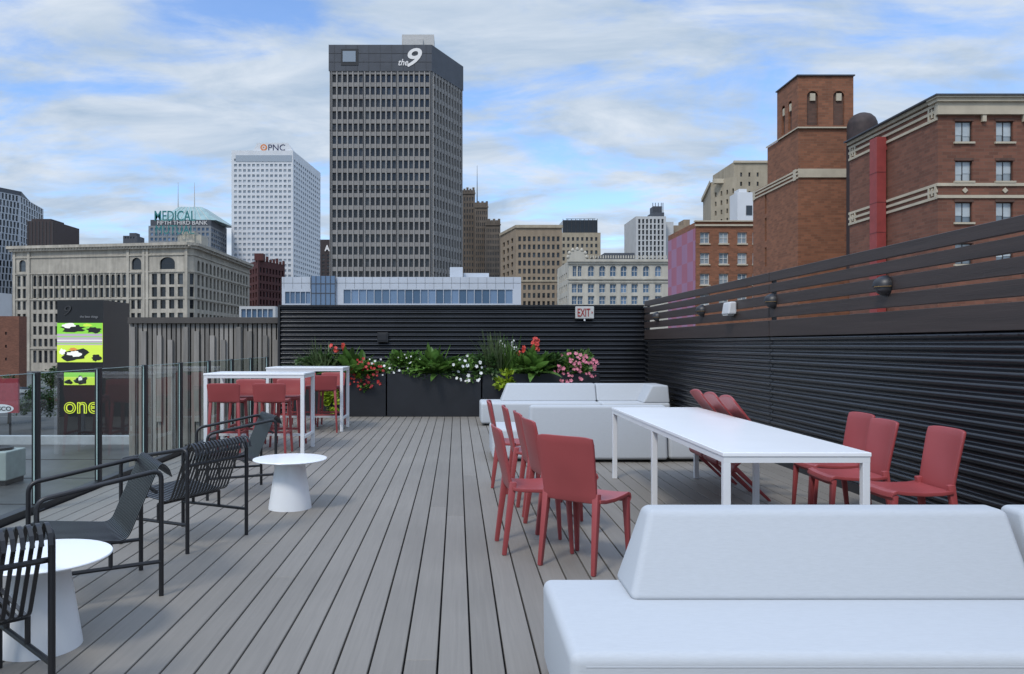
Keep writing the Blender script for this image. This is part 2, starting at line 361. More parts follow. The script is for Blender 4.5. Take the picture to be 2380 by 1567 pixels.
# --- buff corner block with cornice (left), chamfered corner
A=P(32,282);B=P(447,270);Cc=P(580,345.)
b=Bld('corner_block','long buff stone office block with deep bracketed cornice and arched windows','building',A)
W=(B-A).length; W2=(Cc-B).length; Yb=272.; zt=PZ(572,Yb)
def rowz(v): return PZ(v,Yb)
fr=[]
def px2s(u): return (u-32)/(447-32)*W
VR=((636,662),(667,690),(697,718),(727,748),(757,778),(787,806),(815,845))
bays=[(38,64,2),(76,300,17),(306,334,2),(352,430,4)]
for (a,c,nn) in bays:
    for vt,vb in VR: fr+=grid(px2s(a),px2s(c),nn,rowz(vb),rowz(vt),1,.62,.98,arch=(nn==17 and vt==636))
for a,c in ((45,61),(310,332),(374,408)): fr.append((px2s(a),px2s(c),rowz(626),rowz(598),1))
sr=[]
for vt,vb in ((602,628),)+VR: sr+=grid(W2*.06,W2*.97,15,rowz(vb),rowz(vt),1,.58,.98,arch=(vt==602))
d1=(B-A).normalized(); d2=(Cc-B).normalized(); D=A+Cc-B
B1=B-d1*1.6; B2=B+d2*2.2
b.face(A,B1,GZ,zt,fr,.6,'sash',(wg,frame_d))
b.face(B1,B2,GZ,zt,[(.7,2.3,rowz(vb),rowz(vt)) for vt,vb in VR],.5,'sash',(wg,frame_d))
b.face(B2,Cc,GZ,zt,[(r[0]-2.2,r[1]-2.2)+r[2:] for r in sr],.6,'sash',(wg,frame_d)); b.quad(Cc,D,GZ,zt); b.quad(D,A,GZ,zt); b.top([A,B1,B2,Cc,D],zt); b.done(limest)
n1=Vector(((B-A).y,-(B-A).x)).normalized(); n2=Vector(((Cc-B).y,-(Cc-B).x)).normalized()
cor=MB()
for e,za,zb_ in ((1.8,zt,zt+1.0),(1.2,zt-.9,zt-.01),(.35,rowz(594),rowz(591)),(.35,rowz(633),rowz(630)),(.3,rowz(695),rowz(692)),(.3,rowz(812),rowz(808))):
    prism(cor,[A+n1*e-d1*e,B1+n1*e+d1*e*.3,B2+n2*e-d2*e*.3,Cc+n2*e,Cc+n2*e-n2*2-n2*e,B-n1*3-n2*1.2,A-n1*1-d1*e],za,zb_)
for k in range(60):
    p=A+d1*(W*(k+.5)/60); q=p+n1*1.5
    prism(cor,[p-d1*.25,p+d1*.25,q+d1*.25,q-d1*.25][::-1],zt-.5,zt-.02)
for k in range(1,34):
    p=B+d2*(W2*(k+.5)/34); q=p+n2*1.5
    prism(cor,[p-d2*.25,p+d2*.25,q+d2*.25,q-d2*.25][::-1],zt-.5,zt-.02)
for u in (34,69,302,338,346,434):
    p=A+d1*px2s(u); prism(cor,[p-d1*.5,p+d1*.5,p+d1*.5+n1*.4,p-d1*.5+n1*.4][::-1],GZ,zt-1)
for k in range(18):
    p=A+d1*px2s(76+224*k/17); prism(cor,[p-d1*.22,p+d1*.22,p+d1*.22+n1*.28,p-d1*.22+n1*.28][::-1],rowz(690),rowz(634))
b.part('cornice',cor,limest)
ph=MB(); ph.box(PX(415,285),PX(470,285),284,292,zt,PZ(548,285)); ph.box(PX(425,285),PX(455,285),283.6,291,zt,PZ(540,285)); b.part('penthouse',ph,limest2)
# --- teal rooftop letters
t=thing('rooftop_sign','big teal rooftop letters in two rows on the buff corner block','sign',(PX(408,284),284,zt+1))
Ys=282.; teal=M('teal_letters',(.02,.16,.16),.6)
m=MB(); textmb(m,'MEDICAL',(PX(407,Ys),Ys,PZ(502,Ys)),(1,0),PX(455,Ys)-PX(360,Ys),PZ(490,Ys)-PZ(514,Ys),.2,0,.01); m.build('upper_lettering',teal,t)
m=MB(); textmb(m,'MUTUAL',(PX(407,Ys),Ys,PZ(534,Ys)),(1,0),PX(453,Ys)-PX(363,Ys),PZ(524,Ys)-PZ(544,Ys),.2,0,.0); m.build('lower_lettering',teal,t)
m=MB(); teald=M('teal_frame',(.05,.12,.13),.7)
for k in range(5):
    x=PX(362+k*22.8,Ys); m.bar((x,Ys+.5,zt+.5),(x,Ys+.5,PZ(491,Ys)),.06); m.bar((x,Ys+.6,PZ(520,Ys)),(x,Ys+3.5,zt+.5),.06)
m.bar((PX(360,Ys),Ys+.52,PZ(545.5,Ys)),(PX(455,Ys),Ys+.52,PZ(545.5,Ys)),.12)
m.build('support_frame',teald,t)
# --- pyramid bank tower
Y=400.; b=Bld('office_tower','grey tower with pale green glass pyramid roof and twin antennas','building',P(430,Y))
A=P(345,Y);B=P(490,Y);Cc=P(527,430.)
zt=PZ(525,Y); W=(B-A).length; W2=(Cc-B).length
b.para(A,B,Cc,zt,fr=grid(W*.02,W*.98,14,PZ(620,Y),PZ(527,Y),8,.6,.6),sr=grid(W2*.02,W2*.98,8,PZ(620,Y),PZ(527,Y),8,.7,.6),dep=.3,mats=(wg4,)); b.done(M('grey_granite',(.20,.21,.22),.6,.1))
D=A+Cc-B; m=MB(); za=PZ(511,Y); prism(m,[A+Vector((1,0)),B,Cc,D],zt+.01,za); b.part('sign_band',m,charcoal)
m=MB(); zp=PZ(473,Y)
m.hexa([(PX(366,Y),Y+1,za+.02),(PX(500,Y),Y+1,za+.02),(PX(512,Y),Y+28,za+.02),(PX(378,Y),Y+28,za+.02),(PX(400,Y),Y+10,zp),(PX(452,Y),Y+10,zp),(PX(456,Y),Y+18,zp),(PX(404,Y),Y+18,zp)]); o=b.part('roof',m,M('green_glass_roof',(.24,.35,.34),.3,.2,scale=.3))
m=MB()
for k in range(1,8):
    u0=366+134*k/8; u1=400+52*k/8; m.bar((PX(u0,Y),Y+.9,za+.1),(PX(u1,Y),Y+9.9,zp),.2)
m.build('rib',frame_l,o)
for u in (414,452):
    m=MB(); m.tube([(PX(u,Y+14),Y+14,PZ(480,Y)),(PX(u,Y+14),Y+14,PZ(424,Y+14))],.32,6,r2=.1); b.part('antenna',m,greyst)
m=MB(); textmb(m,'FIFTH THIRD BANK',(PX(424,Y-.1),Y-.1,PZ(518,Y)),(1,0),PX(483,Y)-PX(366,Y),2.0,.1,0,.01)
tag(m.build('building_sign',emis('white_sign_small',(.8,.8,.8),.15)),'row of white capital letters below the green pyramid roof','sign')
# --- far left hotel
A=P(-60,300);B=P(46,318);Cc=P(101,350)
b=Bld('hotel_tower','black and white striped tower at the far left edge','building',A)
zt=PZ(455,318); W=(B-A).length; W2=(Cc-B).length
fr=[];sr=[]
for k in range(16):
    z=PZ(700,318)+(zt-PZ(700,318))*(k+.5)/16; hh=(zt-PZ(700,318))/16
    sh=(k%3)*.3
    fr+=[(r[0]+sh,r[1]+sh,z-hh*.45,z+hh*.4) for r in grid(W*.02,W*.97,12,0,1,1,.62,1)]
    sr+=[(r[0]+sh,r[1]+sh,z-hh*.45,z+hh*.4) for r in grid(W2*.02,W2*.96,9,0,1,1,.6,1)]
sr.sort(key=lambda r:-r[2])
b.para(A,B,Cc,zt,fr=fr,sr=sr,dep=.3,mats=(wg,)); b.done(M('pale_blue_grey_panel',(.40,.43,.46),.6,.08))
m=MB(); prism(m,[A+Vector((0,6)),B+Vector((-1,3)),Cc+Vector((-6,3)),A+Cc-B],zt+.01,zt+2.2); b.part('penthouse',m,charcoal)
# --- dark brown block
Y=296.; b=Bld('office_block','windowless dark brown block rising behind the buff corner block','building',P(120,Y))
b.boxb(PX(63,Y),PX(125,Y),Y,Y+20,PZ(514,Y)); b.done(darkbox)
m=MB(); m.box(PX(66,Y),PX(112,Y),Y+2,Y+12,PZ(514,Y)+.01,PZ(507,Y)); b.part('penthouse',m,darkbox)
m=MB()
for k in range(8):
    x=PX(66+k*8.2,Y); m.box(x-.12,x+.12,Y-.15,Y-.01,GZ,PZ(515,Y))
b.part('rib',m,frame_d)
Y=330.; b=Bld('office_block','small grey block peeking over the buff cornice left of the teal letters','building',P(310,Y))
b.boxb(PX(286,Y),PX(318,Y),Y,Y+8,PZ(548,Y),fr=grid(.5,5,4,PZ(556,Y),PZ(549,Y),1,.6,.6),mats=(wg,)); b.done(charcoal)
m=MB(); m.box(PX(296,Y),PX(312,Y),Y+2,Y+6,PZ(548,Y)+.01,PZ(540,Y)); b.part('penthouse',m,charcoal)
# --- dark red block
A=P(550,392);B=P(600,358);Cc=P(662,380.)
b=Bld('office_block','dark red brick block with stepped gables between the buff block and white tower','building',A)
W=(B-A).length;W2=(Cc-B).length; zt=PZ(606,360)
b.para(A,B,Cc,zt,fr=grid(W*.03,W*.97,8,PZ(730,355),PZ(618,355),6,.5,.65),sr=grid(W2*.03,W2*.97,8,PZ(730,360),PZ(618,360),6,.5,.65),dep=.5,mats=(wg,)); b.done(brick3)
m=MB()
for k in range(8):
    p=B.lerp(Cc,(k+.5)/8); m.box(p.x-.5,p.x+.5,p.y,p.y+1.2,zt+.01,zt+1.2+(k%3)*.6)
p=B; m.box(p.x-2,p.x+2,p.y+1,p.y+5,zt+.01,zt+3.2)
for vv in (640,675): prism(m,[B+Vector((0,-.3)),Cc+Vector((.2,-.3)),Cc+Vector((0,.3)),B+Vector((0,.3))],PZ(vv,360),PZ(vv-3,360))
b.part('gable',m,brick3)
# --- building with letter A
Y=345.; b=Bld('office_block','narrow dark block with one white letter beside the tall tower','building',P(755,Y))
b.boxb(PX(744,Y),PX(800,Y),Y,Y+15,PZ(557,Y),fr=grid(.3,4.6,2,PZ(640,Y),PZ(590,Y),6,.5,.5),mats=(wg,)); b.done(darkbox)
m=MB(); textmb(m,'A',(PX(760.5,Y-.1),Y-.1,PZ(577,Y)),(1,0),PX(767,Y)-PX(755,Y),PZ(570,Y)-PZ(584,Y),.3,0,.03)
tag(m.build('building_sign',bpy.data.materials['white_sign']),'single white letter on the narrow dark block','sign')
# --- brown deco block
b=Bld('stepped_tower','brown masonry tower stepping down to the right of the tall tower','building',P(1100,330))
for (u0,u1,vt,Y,nc) in ((1062,1104,442,330,3),(1104,1134,474,322,3),(1128,1163,515,314,4)):
    wd=PX(u1,Y)-PX(u0,Y); b.boxb(PX(u0,Y),PX(u1,Y),Y,Y+20+(330-Y),PZ(vt,Y),fr=grid(wd*.06,wd*.94,nc*2,PZ(650,Y),PZ(vt+14,Y),int((650-vt)/14),.42,.6),dep=.4,kind='sash',mats=(wg,frame_d))
b.done(deco)
for (u0,u1,vt,Y) in ((1062,1104,442,330),(1104,1134,474,322),(1128,1163,515,314)):
    m=MB(); m.box(PX(u0,Y)-.1,PX(u1,Y)+.2,Y-.35,Y+.3,PZ(vt+9,Y),PZ(vt+6,Y))
    for k in range(6):
        x=PX(u0+(u1-u0)*(k+.5)/6,Y); m.box(x-.45,x+.45,Y-.3,Y+1.3,PZ(vt+6,Y)+.01,PZ(vt-3-3*(k%2),Y))
    b.part('crest',m,deco)
m=MB(); m.tube([(PX(1109,335),335,PZ(474,335)),(PX(1109,335),335,PZ(385,335))],.25,6,r2=.06); b.part('antenna',m,blackm)
# --- tan block
Y=210.; A=P(1163,226);B=P(1199,Y);Cc=P(1306,Y)
b=Bld('office_block','tan masonry block with regular dark windows behind the white low building','building',A)
W=(B-A).length;W2=(Cc-B).length;zt=PZ(526,Y)
b.para(A,B,Cc,zt,fr=grid(W*.1,W*.9,3,PZ(715,Y),PZ(546,Y),9,.5,.58),sr=grid(W2*.03,W2*.97,9,PZ(715,Y),PZ(546,Y),9,.55,.6),dep=.4,kind='sash',mats=(wg,frame_d)); b.done(tanb)
m=MB(); prism(m,[A+Vector((-.3,-.2)),B+Vector((-.1,-.4)),Cc+Vector((.2,-.4)),Cc+Vector((.2,.4)),B+Vector((0,.3)),A+Vector((0,.5))],PZ(530,Y),zt+.3); b.part('cornice',m,beige)
m=MB(); m.box(B.x,Cc.x,Y-.25,Y+.1,PZ(655,Y),PZ(651,Y)); b.part('string_course',m,beige)
# --- block with dark glass top
Y=250.; b=Bld('office_block','tan block topped by a black glass penthouse','building',P(1350,Y))
wd=PX(1396,Y)-PX(1300,Y); b.boxb(PX(1300,Y),PX(1396,Y),Y,Y+18,PZ(541,Y),fr=grid(wd*.05,wd*.95,8,PZ(640,Y),PZ(548,Y),6,.5,.55),dep=.4,mats=(wg,)); b.done(beige)
m=MB(); m.box(PX(1310,Y),PX(1390,Y),Y+1.5,Y+14,PZ(541,Y)+.01,PZ(510,Y)); o=b.part('penthouse',m,wg)
m=MB()
for k in range(9): x=PX(1310+10*k,Y); m.box(x-.08,x+.08,Y+1.35,Y+1.49,PZ(541,Y)+.05,PZ(507,Y))
for k in range(14): x=PX(1318+5*k,Y+3); m.box(x-.04,x+.04,Y+4,Y+4.08,PZ(510,Y)+.01,PZ(504,Y))
m.box(PX(1316,Y+3),PX(1385,Y+3),Y+3.95,Y+4.12,PZ(504.5,Y),PZ(503.6,Y)); m.build('mullion',frame_d,o)
# --- cream ornate block
Y=140.; b=Bld('office_block','cream ornate low block with rounded crest and three rows of windows','building',P(1430,Y))
x0,x1=PX(1322,Y),PX(1556,Y); wd=x1-x0; s=lambda u:PX(u,Y)-x0
rows=[]
for vt,vb in ((618,643),(660,681),(688,708)):
    for u in (1374,1400,1425,1450,1475,1502,1530): rows.append((s(u-7.5),s(u+7.5),PZ(vb,Y),PZ(vt,Y))+((1,) if vt==618 else ()))
    rows+= [(s(u-6),s(u+6),PZ(vb,Y),PZ(vt,Y)) for u in (1335,1348.5)] if vt!=618 else [(s(1331),s(1340),PZ(vb,Y),PZ(vt,Y)),(s(1343),s(1352),PZ(vb,Y),PZ(vt,Y))]
b.boxb(x0,x1,Y,Y+16,PZ(606,Y),fr=rows,lr=grid(2,14,5,PZ(708,Y),PZ(625,Y),3,.5,.6),dep=.35,kind='cross',mats=(wg4,frame_l)); b.done(limest2)
m=MB()
for va,vb,e in ((609,603,.5),(614,609,.25)): m.box(x0-.3,x1,Y-e,Y+.3,PZ(va,Y),PZ(vb,Y)-.01)
for k in range(40): x=x0+.2+k*wd/40; m.box(x,x+.18,Y-.22,Y-.02,PZ(606,Y)+.4,PZ(600,Y)+.45)
pts=[(PX(1320,Y),PZ(603,Y))]+[(PX(1341+20*math.cos(a),Y),PZ(598-17*math.sin(a),Y)) for a in [math.pi-k*math.pi/10 for k in range(11)]]+[(PX(1362,Y),PZ(603,Y))]
n=len(pts); m.add([(p[0],Y-.45,p[1]) for p in pts]+[(p[0],Y+.5,p[1]) for p in pts],[tuple(range(n)),tuple(range(2*n-1,n-1,-1))]+[(i,i+1,n+i+1,n+i) for i in range(n-1)])
for k in range(7):
    a=k*math.pi/6; x=PX(1341+21*math.cos(a),Y);z=PZ(598-18*math.sin(a),Y); m.lathe([(.05,-.35),(.32,-.1),(.3,.15),(.05,.4)],(x,Y-.3,z),8)
b.part('cornice',m,limest2)
for va,vb,e in ((650,646,.3),(657,654,.15)): m=MB(); m.box(x0-.3,x1,Y-e,Y+.3,PZ(va,Y),PZ(vb,Y)-.01); b.part('string_course',m,limest2)
m=MB(); m.box(PX(1405,Y+5),PX(1475,Y+5),Y+5,Y+12,PZ(606,Y)+.01,PZ(588,Y+5)); b.part('penthouse',m,charcoal)
# --- pale vertical tower
Y=230.; b=Bld('office_tower','pale grey ribbed tower with dark rooftop machinery','building',P(1520,Y))
x0,x1=PX(1478,Y),PX(1548,Y); wd=x1-x0
b.boxb(x0,x1,Y,Y+16,PZ(503,Y),fr=grid(wd*.05,wd*.95,7,PZ(610,Y),PZ(508,Y),8,.55,.8),dep=.4,mats=(wg,)); b.done(greyst)
m=MB(); m.box(PX(1548,Y)+.02,PX(1572,Y),Y+3,Y+16,GZ,PZ(512,Y)); b.part('wing',m,greyst)
m=MB(); m.box(PX(1522,Y),PX(1550,Y),Y+3,Y+9,PZ(503,Y)+.01,PZ(490,Y)); m.box(PX(1526,Y),PX(1547,Y),Y+4,Y+8,PZ(490,Y),PZ(474,Y))
for u in (1525,1531,1538,1545,1549): m.box(PX(u,Y)-.08,PX(u,Y)+.08,Y+3.8,Y+4,PZ(490,Y),PZ(466,Y))
b.part('machinery',m,charcoal)
Y=236.; b=Bld('office_block','low tan block right of the pale ribbed tower','building',P(1590,Y))
b.boxb(PX(1564,Y),PX(1616,Y),Y,Y+14,PZ(524,Y)); b.boxb(PX(1594,Y),PX(1608,Y),Y+2,Y+8,PZ(508,Y),PZ(524,Y)); b.done(tanb)
# --- beige block right
b=Bld('apartment_block','beige stepped block with pale stairhead behind the mural building','building',P(1690,150))
Y=150.
A=P(1634,168);B=P(1652,Y);Cc=P(1714,Y-6)
W=(B-A).length;Wc=(Cc-B).length
b.para(A,B,Cc,PZ(424,Y),fr=(),sr=grid(Wc*.08,Wc*.95,4,PZ(530,Y),PZ(445,Y),4,.3,.5),dep=.3,mats=(wg,))
b.boxb(PX(1706,157),PX(1800,157),157,170,PZ(376,157),fr=grid(.6,5.5,3,PZ(460,157),PZ(395,157),3,.25,.45),dep=.3,mats=(wg,)); b.done(beige)
m=MB(); m.box(B.x-.3,B.x+3.6,Y-3.0,Y-1.9,PZ(433,Y),PZ(423,Y)); prism(m,[A+Vector((-.4,0)),B+Vector((-.4,-.5)),B+Vector((.1,.5)),A+Vector((.2,.5))],PZ(430,Y),PZ(421,Y)); b.part('cornice',m,cream)
m=MB(); m.box(PX(1705,157),PX(1790,157),156.7,157.2,PZ(379,157),PZ(374,157)); b.part('cornice',m,cream)
m=MB(); m.box(PX(1714,140),PX(1752,140),140,144,GZ,PZ(447,140)); m.box(PX(1720,140),PX(1738,140),140.5,143,PZ(447,140),PZ(438,140)); o=b.part('stairhead',m,whitest)
m=MB(); m.box(PX(1734,140),PX(1748,140),139.9,139.98,PZ(500,140),PZ(478,140)); m.build('pane',wg,o)
# --- mural brick building
Y=72.; xc=PX(1617,Y); yf=xc*F/(1553-UC)
b=Bld('brick_building','low red brick building with pink chequered mural on its side','building',(xc,Y))
x1=PX(1756,Y); rects=[]
for u in (1638,1682,1725,1760):
    for vc in (553,601,649,697): rects.append((PX(u-11,Y)-xc,PX(u+11,Y)-xc,PZ(vc+13,Y),PZ(vc-13,Y)))
b.boxb(xc,x1+2.5,Y,yf,PZ(516,Y),fr=rects,dep=.18,kind='cross',mats=(wg5,frame_l)); b.done(brick1)
m=MB(); m.box(xc-.1,x1+2.5,Y-.15,Y-.005,PZ(526,Y),PZ(522,Y)); b.part('stone_band',m,cream)
m=MB(); m.box(xc-.12,x1+2.5,Y-.2,Y+.2,PZ(516,Y)+.005,PZ(513,Y)); b.part('coping',m,cream)
for r in rects: m=MB(); m.box(xc+r[0]-.06,xc+r[1]+.06,Y-.1,Y-.005,r[2]-.12,r[2]-.005); b.part('sill',m,cream)
mm,n,l,bs=nt('pink_chequer_mural'); g=n.new('ShaderNodeNewGeometry'); ck=n.new('ShaderNodeTexChecker'); ck.inputs['Scale'].default_value=.55
ck.inputs[1].default_value=(.34,.09,.12,1); ck.inputs[2].default_value=(.30,.17,.27,1)
sp=n.new('ShaderNodeSeparateXYZ'); l.new(g.outputs['Position'],sp.inputs[0]); cbx=n.new('ShaderNodeCombineXYZ'); l.new(sp.outputs[1],cbx.inputs[0]); l.new(sp.outputs[2],cbx.inputs[1]); cbx.inputs[2].default_value=.3
l.new(cbx.outputs[0],ck.inputs[0])
no=n.new('ShaderNodeTexNoise'); no.inputs['Scale'].default_value=.5; l.new(g.outputs['Position'],no.inputs['Vector'])
cc=mixc(n,l,no.outputs[0],(.26,.11,.17),(.36,.18,.26)); x=n.new('ShaderNodeMix'); x.data_type='RGBA'; x.inputs[0].default_value=.45; l.new(ck.outputs[0],x.inputs[6]); l.new(cc,x.inputs[7]); l.new(x.outputs[2],bs.inputs['Base Color']); bs.inputs['Roughness'].default_value=.8
m=MB(); m.box(xc-.03,xc-.005,Y+.05,yf-.05,GZ,PZ(530,Y)); b.part('mural',m,mm)
# --- brick tower
b=Bld('brick_tower','tall brick tower block with arched belfry openings and cream bands','building',(21.45,50))
X0=21.43; X1=PX(1985,50); Y=50.; cr=lambda u:PX(u,Y)-X0
b.boxb(X0,X1,50,57.6,PZ(392,Y),lr=[(2.2,2.5,PZ(615,54),PZ(570,54)),(2.2,2.5,PZ(555,54),PZ(500,54)),(2.2,2.5,PZ(490,54),PZ(440,54))],fr=(),dep=.2,mats=(wg,))
b.boxb(X0+.03,X1,50.03,55,PZ(298,Y),PZ(392,Y))
fa=[(cr(u-13)+0,cr(u+13),PZ(292,Y),PZ(212,Y),1) for u in (1889,1950)]
la=[(s-.28,s+.28,PZ(292,Y),PZ(222,Y),1) for s in (1.0,2.05)]
b.boxb(X0-.03,X1-.06,49.96,53.2,PZ(178,Y),PZ(298,Y),fr=fa,lr=la,dep=.15,mats=(brick4,)); b.done(brick1)
m=MB(); m.box(X0-.08,X1-.05,49.88,49.958,PZ(299,Y),PZ(296,Y)); m.box(X0-.08,X0-.04,49.96,55,PZ(299,Y),PZ(296,Y)); b.part('stone_band',m,cream)
m=MB(); m.box(X0-.12,X1,49.85,53.25,PZ(178,Y)+.005,PZ(175,Y)); b.part('coping',m,charcoal)
m=MB(); m.box(X0-.02,X1,49.9,49.99,PZ(413,Y),PZ(393,Y))
for v in (413,404,396): m.box(X0-.07,X0-.005,49.95,57.5,PZ(v+2.2,Y),PZ(v-1.8,Y))
for yy in (50.2,57.1): m.box(X0-.075,X0-.004,yy,yy+.4,PZ(417,Y),PZ(392,Y))
b.part('stone_band',m,cream)
for u in (1889,1950): m=MB(); m.box(PX(u-6,Y),PX(u+6,Y),50.0,50.1,PZ(234,Y),PZ(217,Y)); b.part('shutter',m,cream)
for s_ in (1.0,2.05): m=MB(); yy=53.2-s_; m.box(X0-.02,X0+.06,yy-.13,yy+.13,PZ(246,Y),PZ(229,Y)); b.part('shutter',m,cream)
# --- tank
m=MB(); zc=PZ(281,47); r=.84
t=thing('roof_tank','dark rusty domed tank on the roof between the two brick blocks','tank',(PX(2014,47),47,zc))
m.lathe([(r,-1.0),(r,.1),(r*.97,.25),(r*.85,.5),(r*.6,.72),(r*.3,.83),(.02,.86)],(PX(2014,47),47.5,zc-.25),24); m.build('drum',M('rusty_dark_steel',(.035,.022,.02),.7,.4,scale=3),t,smooth=True)
m=MB(); m.box(PX(1990,47),PX(2040,47),46.9,48.2,GZ+14,zc-1.2); m.build('stand',darkbox,t)
# --- right brick building
XR=PX(2180,36.); Y=36.; YF=44.1; zt=PZ(236,Y)
b=Bld('brick_building','large red brick block with cream cornice and tall sash windows at right','building',(XR,Y))
cu=lambda u:PX(u,Y)-XR
rects=[]
for u in (2240,2335,2430,2525):
    for vt,vb in ((282,330),(374,421),(470,517),(566,614)): rects.append((cu(u-20),cu(u+20),PZ(vb,Y),PZ(vt,Y)))
b.face((XR,YF),(XR,Y),GZ,zt); b.quad((XR+16,Y),(XR+16,YF),GZ,zt); b.quad((XR+16,YF),(XR,YF),GZ,zt); b.top([(XR,Y),(XR+16,Y),(XR+16,YF),(XR,YF)],zt-.2)
b.face((XR,Y),(XR+16,Y),GZ,zt,rects,.18,'glass',(wg5,)); b.pool=[]; b.done(brick2)
curt=M('pale_curtain',(.42,.46,.47),.3,.1)
for i,r in enumerate(rects):
    w=r[1]-r[0];h=r[3]-r[2]; x=XR+r[0]; yy=Y+.12
    f=MB(); tt=.035
    f.box(x,x+tt,yy,yy+.05,r[2],r[3]); f.box(x+w-tt,x+w,yy,yy+.05,r[2],r[3]); f.box(x+tt,x+w-tt,yy,yy+.05,r[3]-tt,r[3]); f.box(x+tt,x+w-tt,yy,yy+.05,r[2],r[2]+tt); f.box(x+w*.5-.02,x+w*.5+.02,yy+.005,yy+.05,r[2]+tt,r[3]-tt)
    o=f.build('window',frame_d,b.root)
    f=MB(); f.add([(x+.01,yy+.04,r[2]),(x+w-.01,yy+.04,r[2]),(x+w-.01,yy+.04,r[3]),(x+.01,yy+.04,r[3])],[(0,1,2,3)]); f.build('pane',wg5,o)
    f=MB(); f.box(x+tt,x+w*.5-.02,yy+.02,yy+.035,r[2]+h*.35,r[3]-tt); f.box(x+w*.5+.02,x+w-tt,yy+.02,yy+.035,r[2]+h*(.3+.1*(i%2)),r[3]-tt); f.build('curtain',curt,o)
    f=MB(); f.box(x-.08,x+w+.08,Y-.09,Y+.1,r[2]-.09,r[2]-.003); f.build('sill',cream,o)
    f=MB(); f.box(x-.05,x+w+.05,Y-.03,Y-.003,r[3]+.01,r[3]+.12); f.build('lintel',brick4,o)
m=MB()
m.box(XR-.12,XR+16,Y-.18,Y-.004,PZ(268,Y),PZ(240,Y)); m.box(XR-.2,XR+16,Y-.3,Y+.4,PZ(240,Y)+.004,PZ(232,Y)); m.box(XR-.28,XR+16,Y-.38,Y+.4,PZ(232,Y)+.003,PZ(228,Y))
for u in (2284,2379,2474,2569):
    x=PX(u,Y); m.box(x-.09,x+.09,Y-.14,Y-.006,PZ(284,Y),PZ(268,Y)+.003)
m.box(XR-.15,XR+.3,Y-.1,YF,zt+.002,zt+.16); b.part('cornice',m,cream)
for lst,fr_ in (((243,258,276),None),((429,444,459),1)):
    m=MB()
    for v in lst: m.box(XR-.07,XR-.004,Y,YF,PZ(v+3.3,Y),PZ(v-3,Y))
    for yy in (Y+.05,YF-.75): m.box(XR-.075,XR-.003,yy,yy+.12,PZ(lst[-1],Y),PZ(lst[0],Y)); m.box(XR-.075,XR-.003,yy+.5,yy+.62,PZ(lst[-1],Y),PZ(lst[0],Y)); m.box(XR-.08,XR-.004,yy+.25,yy+.36,PZ(lst[-1]-6,Y),PZ(lst[0]+6,Y))
    if fr_:
        for v in (429,457): m.box(XR-.06,XR+16,Y-.07,Y-.004,PZ(v+4,Y),PZ(v-3,Y))
    b.part('stone_band',m,cream)
for u in (2242,2335,2430):
    m=MB(); x=PX(u,Y);z=PZ(443,Y); q=.13
    m.add([(x-q,Y-.05,z),(x,Y-.05,z-q),(x+q,Y-.05,z),(x,Y-.05,z+q),(x-q,Y,z),(x,Y,z-q),(x+q,Y,z),(x,Y,z+q)],[(0,1,2,3),(0,4,5,1),(1,5,6,2),(2,6,7,3),(3,7,4,0)]); b.part('diamond',m,cream)
m=MB(); m.box(XR-.34,XR+16.1,Y-.44,YF,PZ(228,Y)+.004,PZ(226,Y)+.03); b.part('roof_edge',m,charcoal)
m=MB(); m.box(XR-.55,XR-.08,40.2,40.9,GZ,PZ(318,40.2)); m.box(XR-.08,XR+.3,40.25,40.85,PZ(345,40),PZ(322,40.2))
b.part('red_duct',m,M('red_painted_steel',(.27,.045,.04),.55,.12))
for v in (400,470,540): m=MB(); m.box(XR-.56,XR-.075,40.19,40.91,PZ(v+1,40.2),PZ(v-1,40.2)); b.part('duct_joint',m,bpy.data.materials.get('dark_red_joint') or M('dark_red_joint',(.16,.03,.028),.6))
# --- white low glass building
Y=105.; b=Bld('low_building','long low white panelled building with blue ribbon windows behind the black wall','building',P(900,Y))
x0,x1=PX(655,Y),PX(1211,Y); s=lambda u:PX(u,Y)-x0
rr=grid(s(798),s(1192),22,PZ(706,Y),PZ(673,Y),1,.93,.98)+grid(s(662),s(722),5,PZ(706,Y),PZ(678,Y),1,.9,.98)
b.boxb(x0,x1,Y,Y+12,PZ(644,Y),fr=rr,dep=.15,mats=(wg4,)); b.done(metalp)
m=MB(); m.box(PX(724,Y),PX(780,Y),Y-.3,Y-.01,PZ(720,Y),PZ(642,Y)); o=b.part('glass_bay',m,wg4)
m=MB()
for k in range(6): x=PX(724+11.2*k,Y); m.box(x-.04,x+.04,Y-.36,Y-.305,PZ(720,Y),PZ(642,Y))
for v in (660,682): m.box(PX(724,Y),PX(780,Y),Y-.35,Y-.306,PZ(v+.8,Y),PZ(v-.8,Y))
m.build('mullion',charcoal,o)
m=MB()
for k in range(27): x=PX(660+20.5*k,Y); m.box(x-.012,x+.012,Y-.02,Y-.004,PZ(671,Y),PZ(645,Y))
m.box(x0,x1,Y-.02,Y-.003,PZ(658.5,Y),PZ(658,Y)); b.part('panel_joint',m,frame_d)
for a_ in ((1045,1076,3,6,616),(1078,1140,5,8,627),(820,1000,6,9,637)):
    m=MB(); m.box(PX(a_[0],Y),PX(a_[1],Y),Y+a_[2],Y+a_[3],PZ(644,Y)+.01,PZ(a_[4],Y)); b.part('roof_unit',m,metalp)
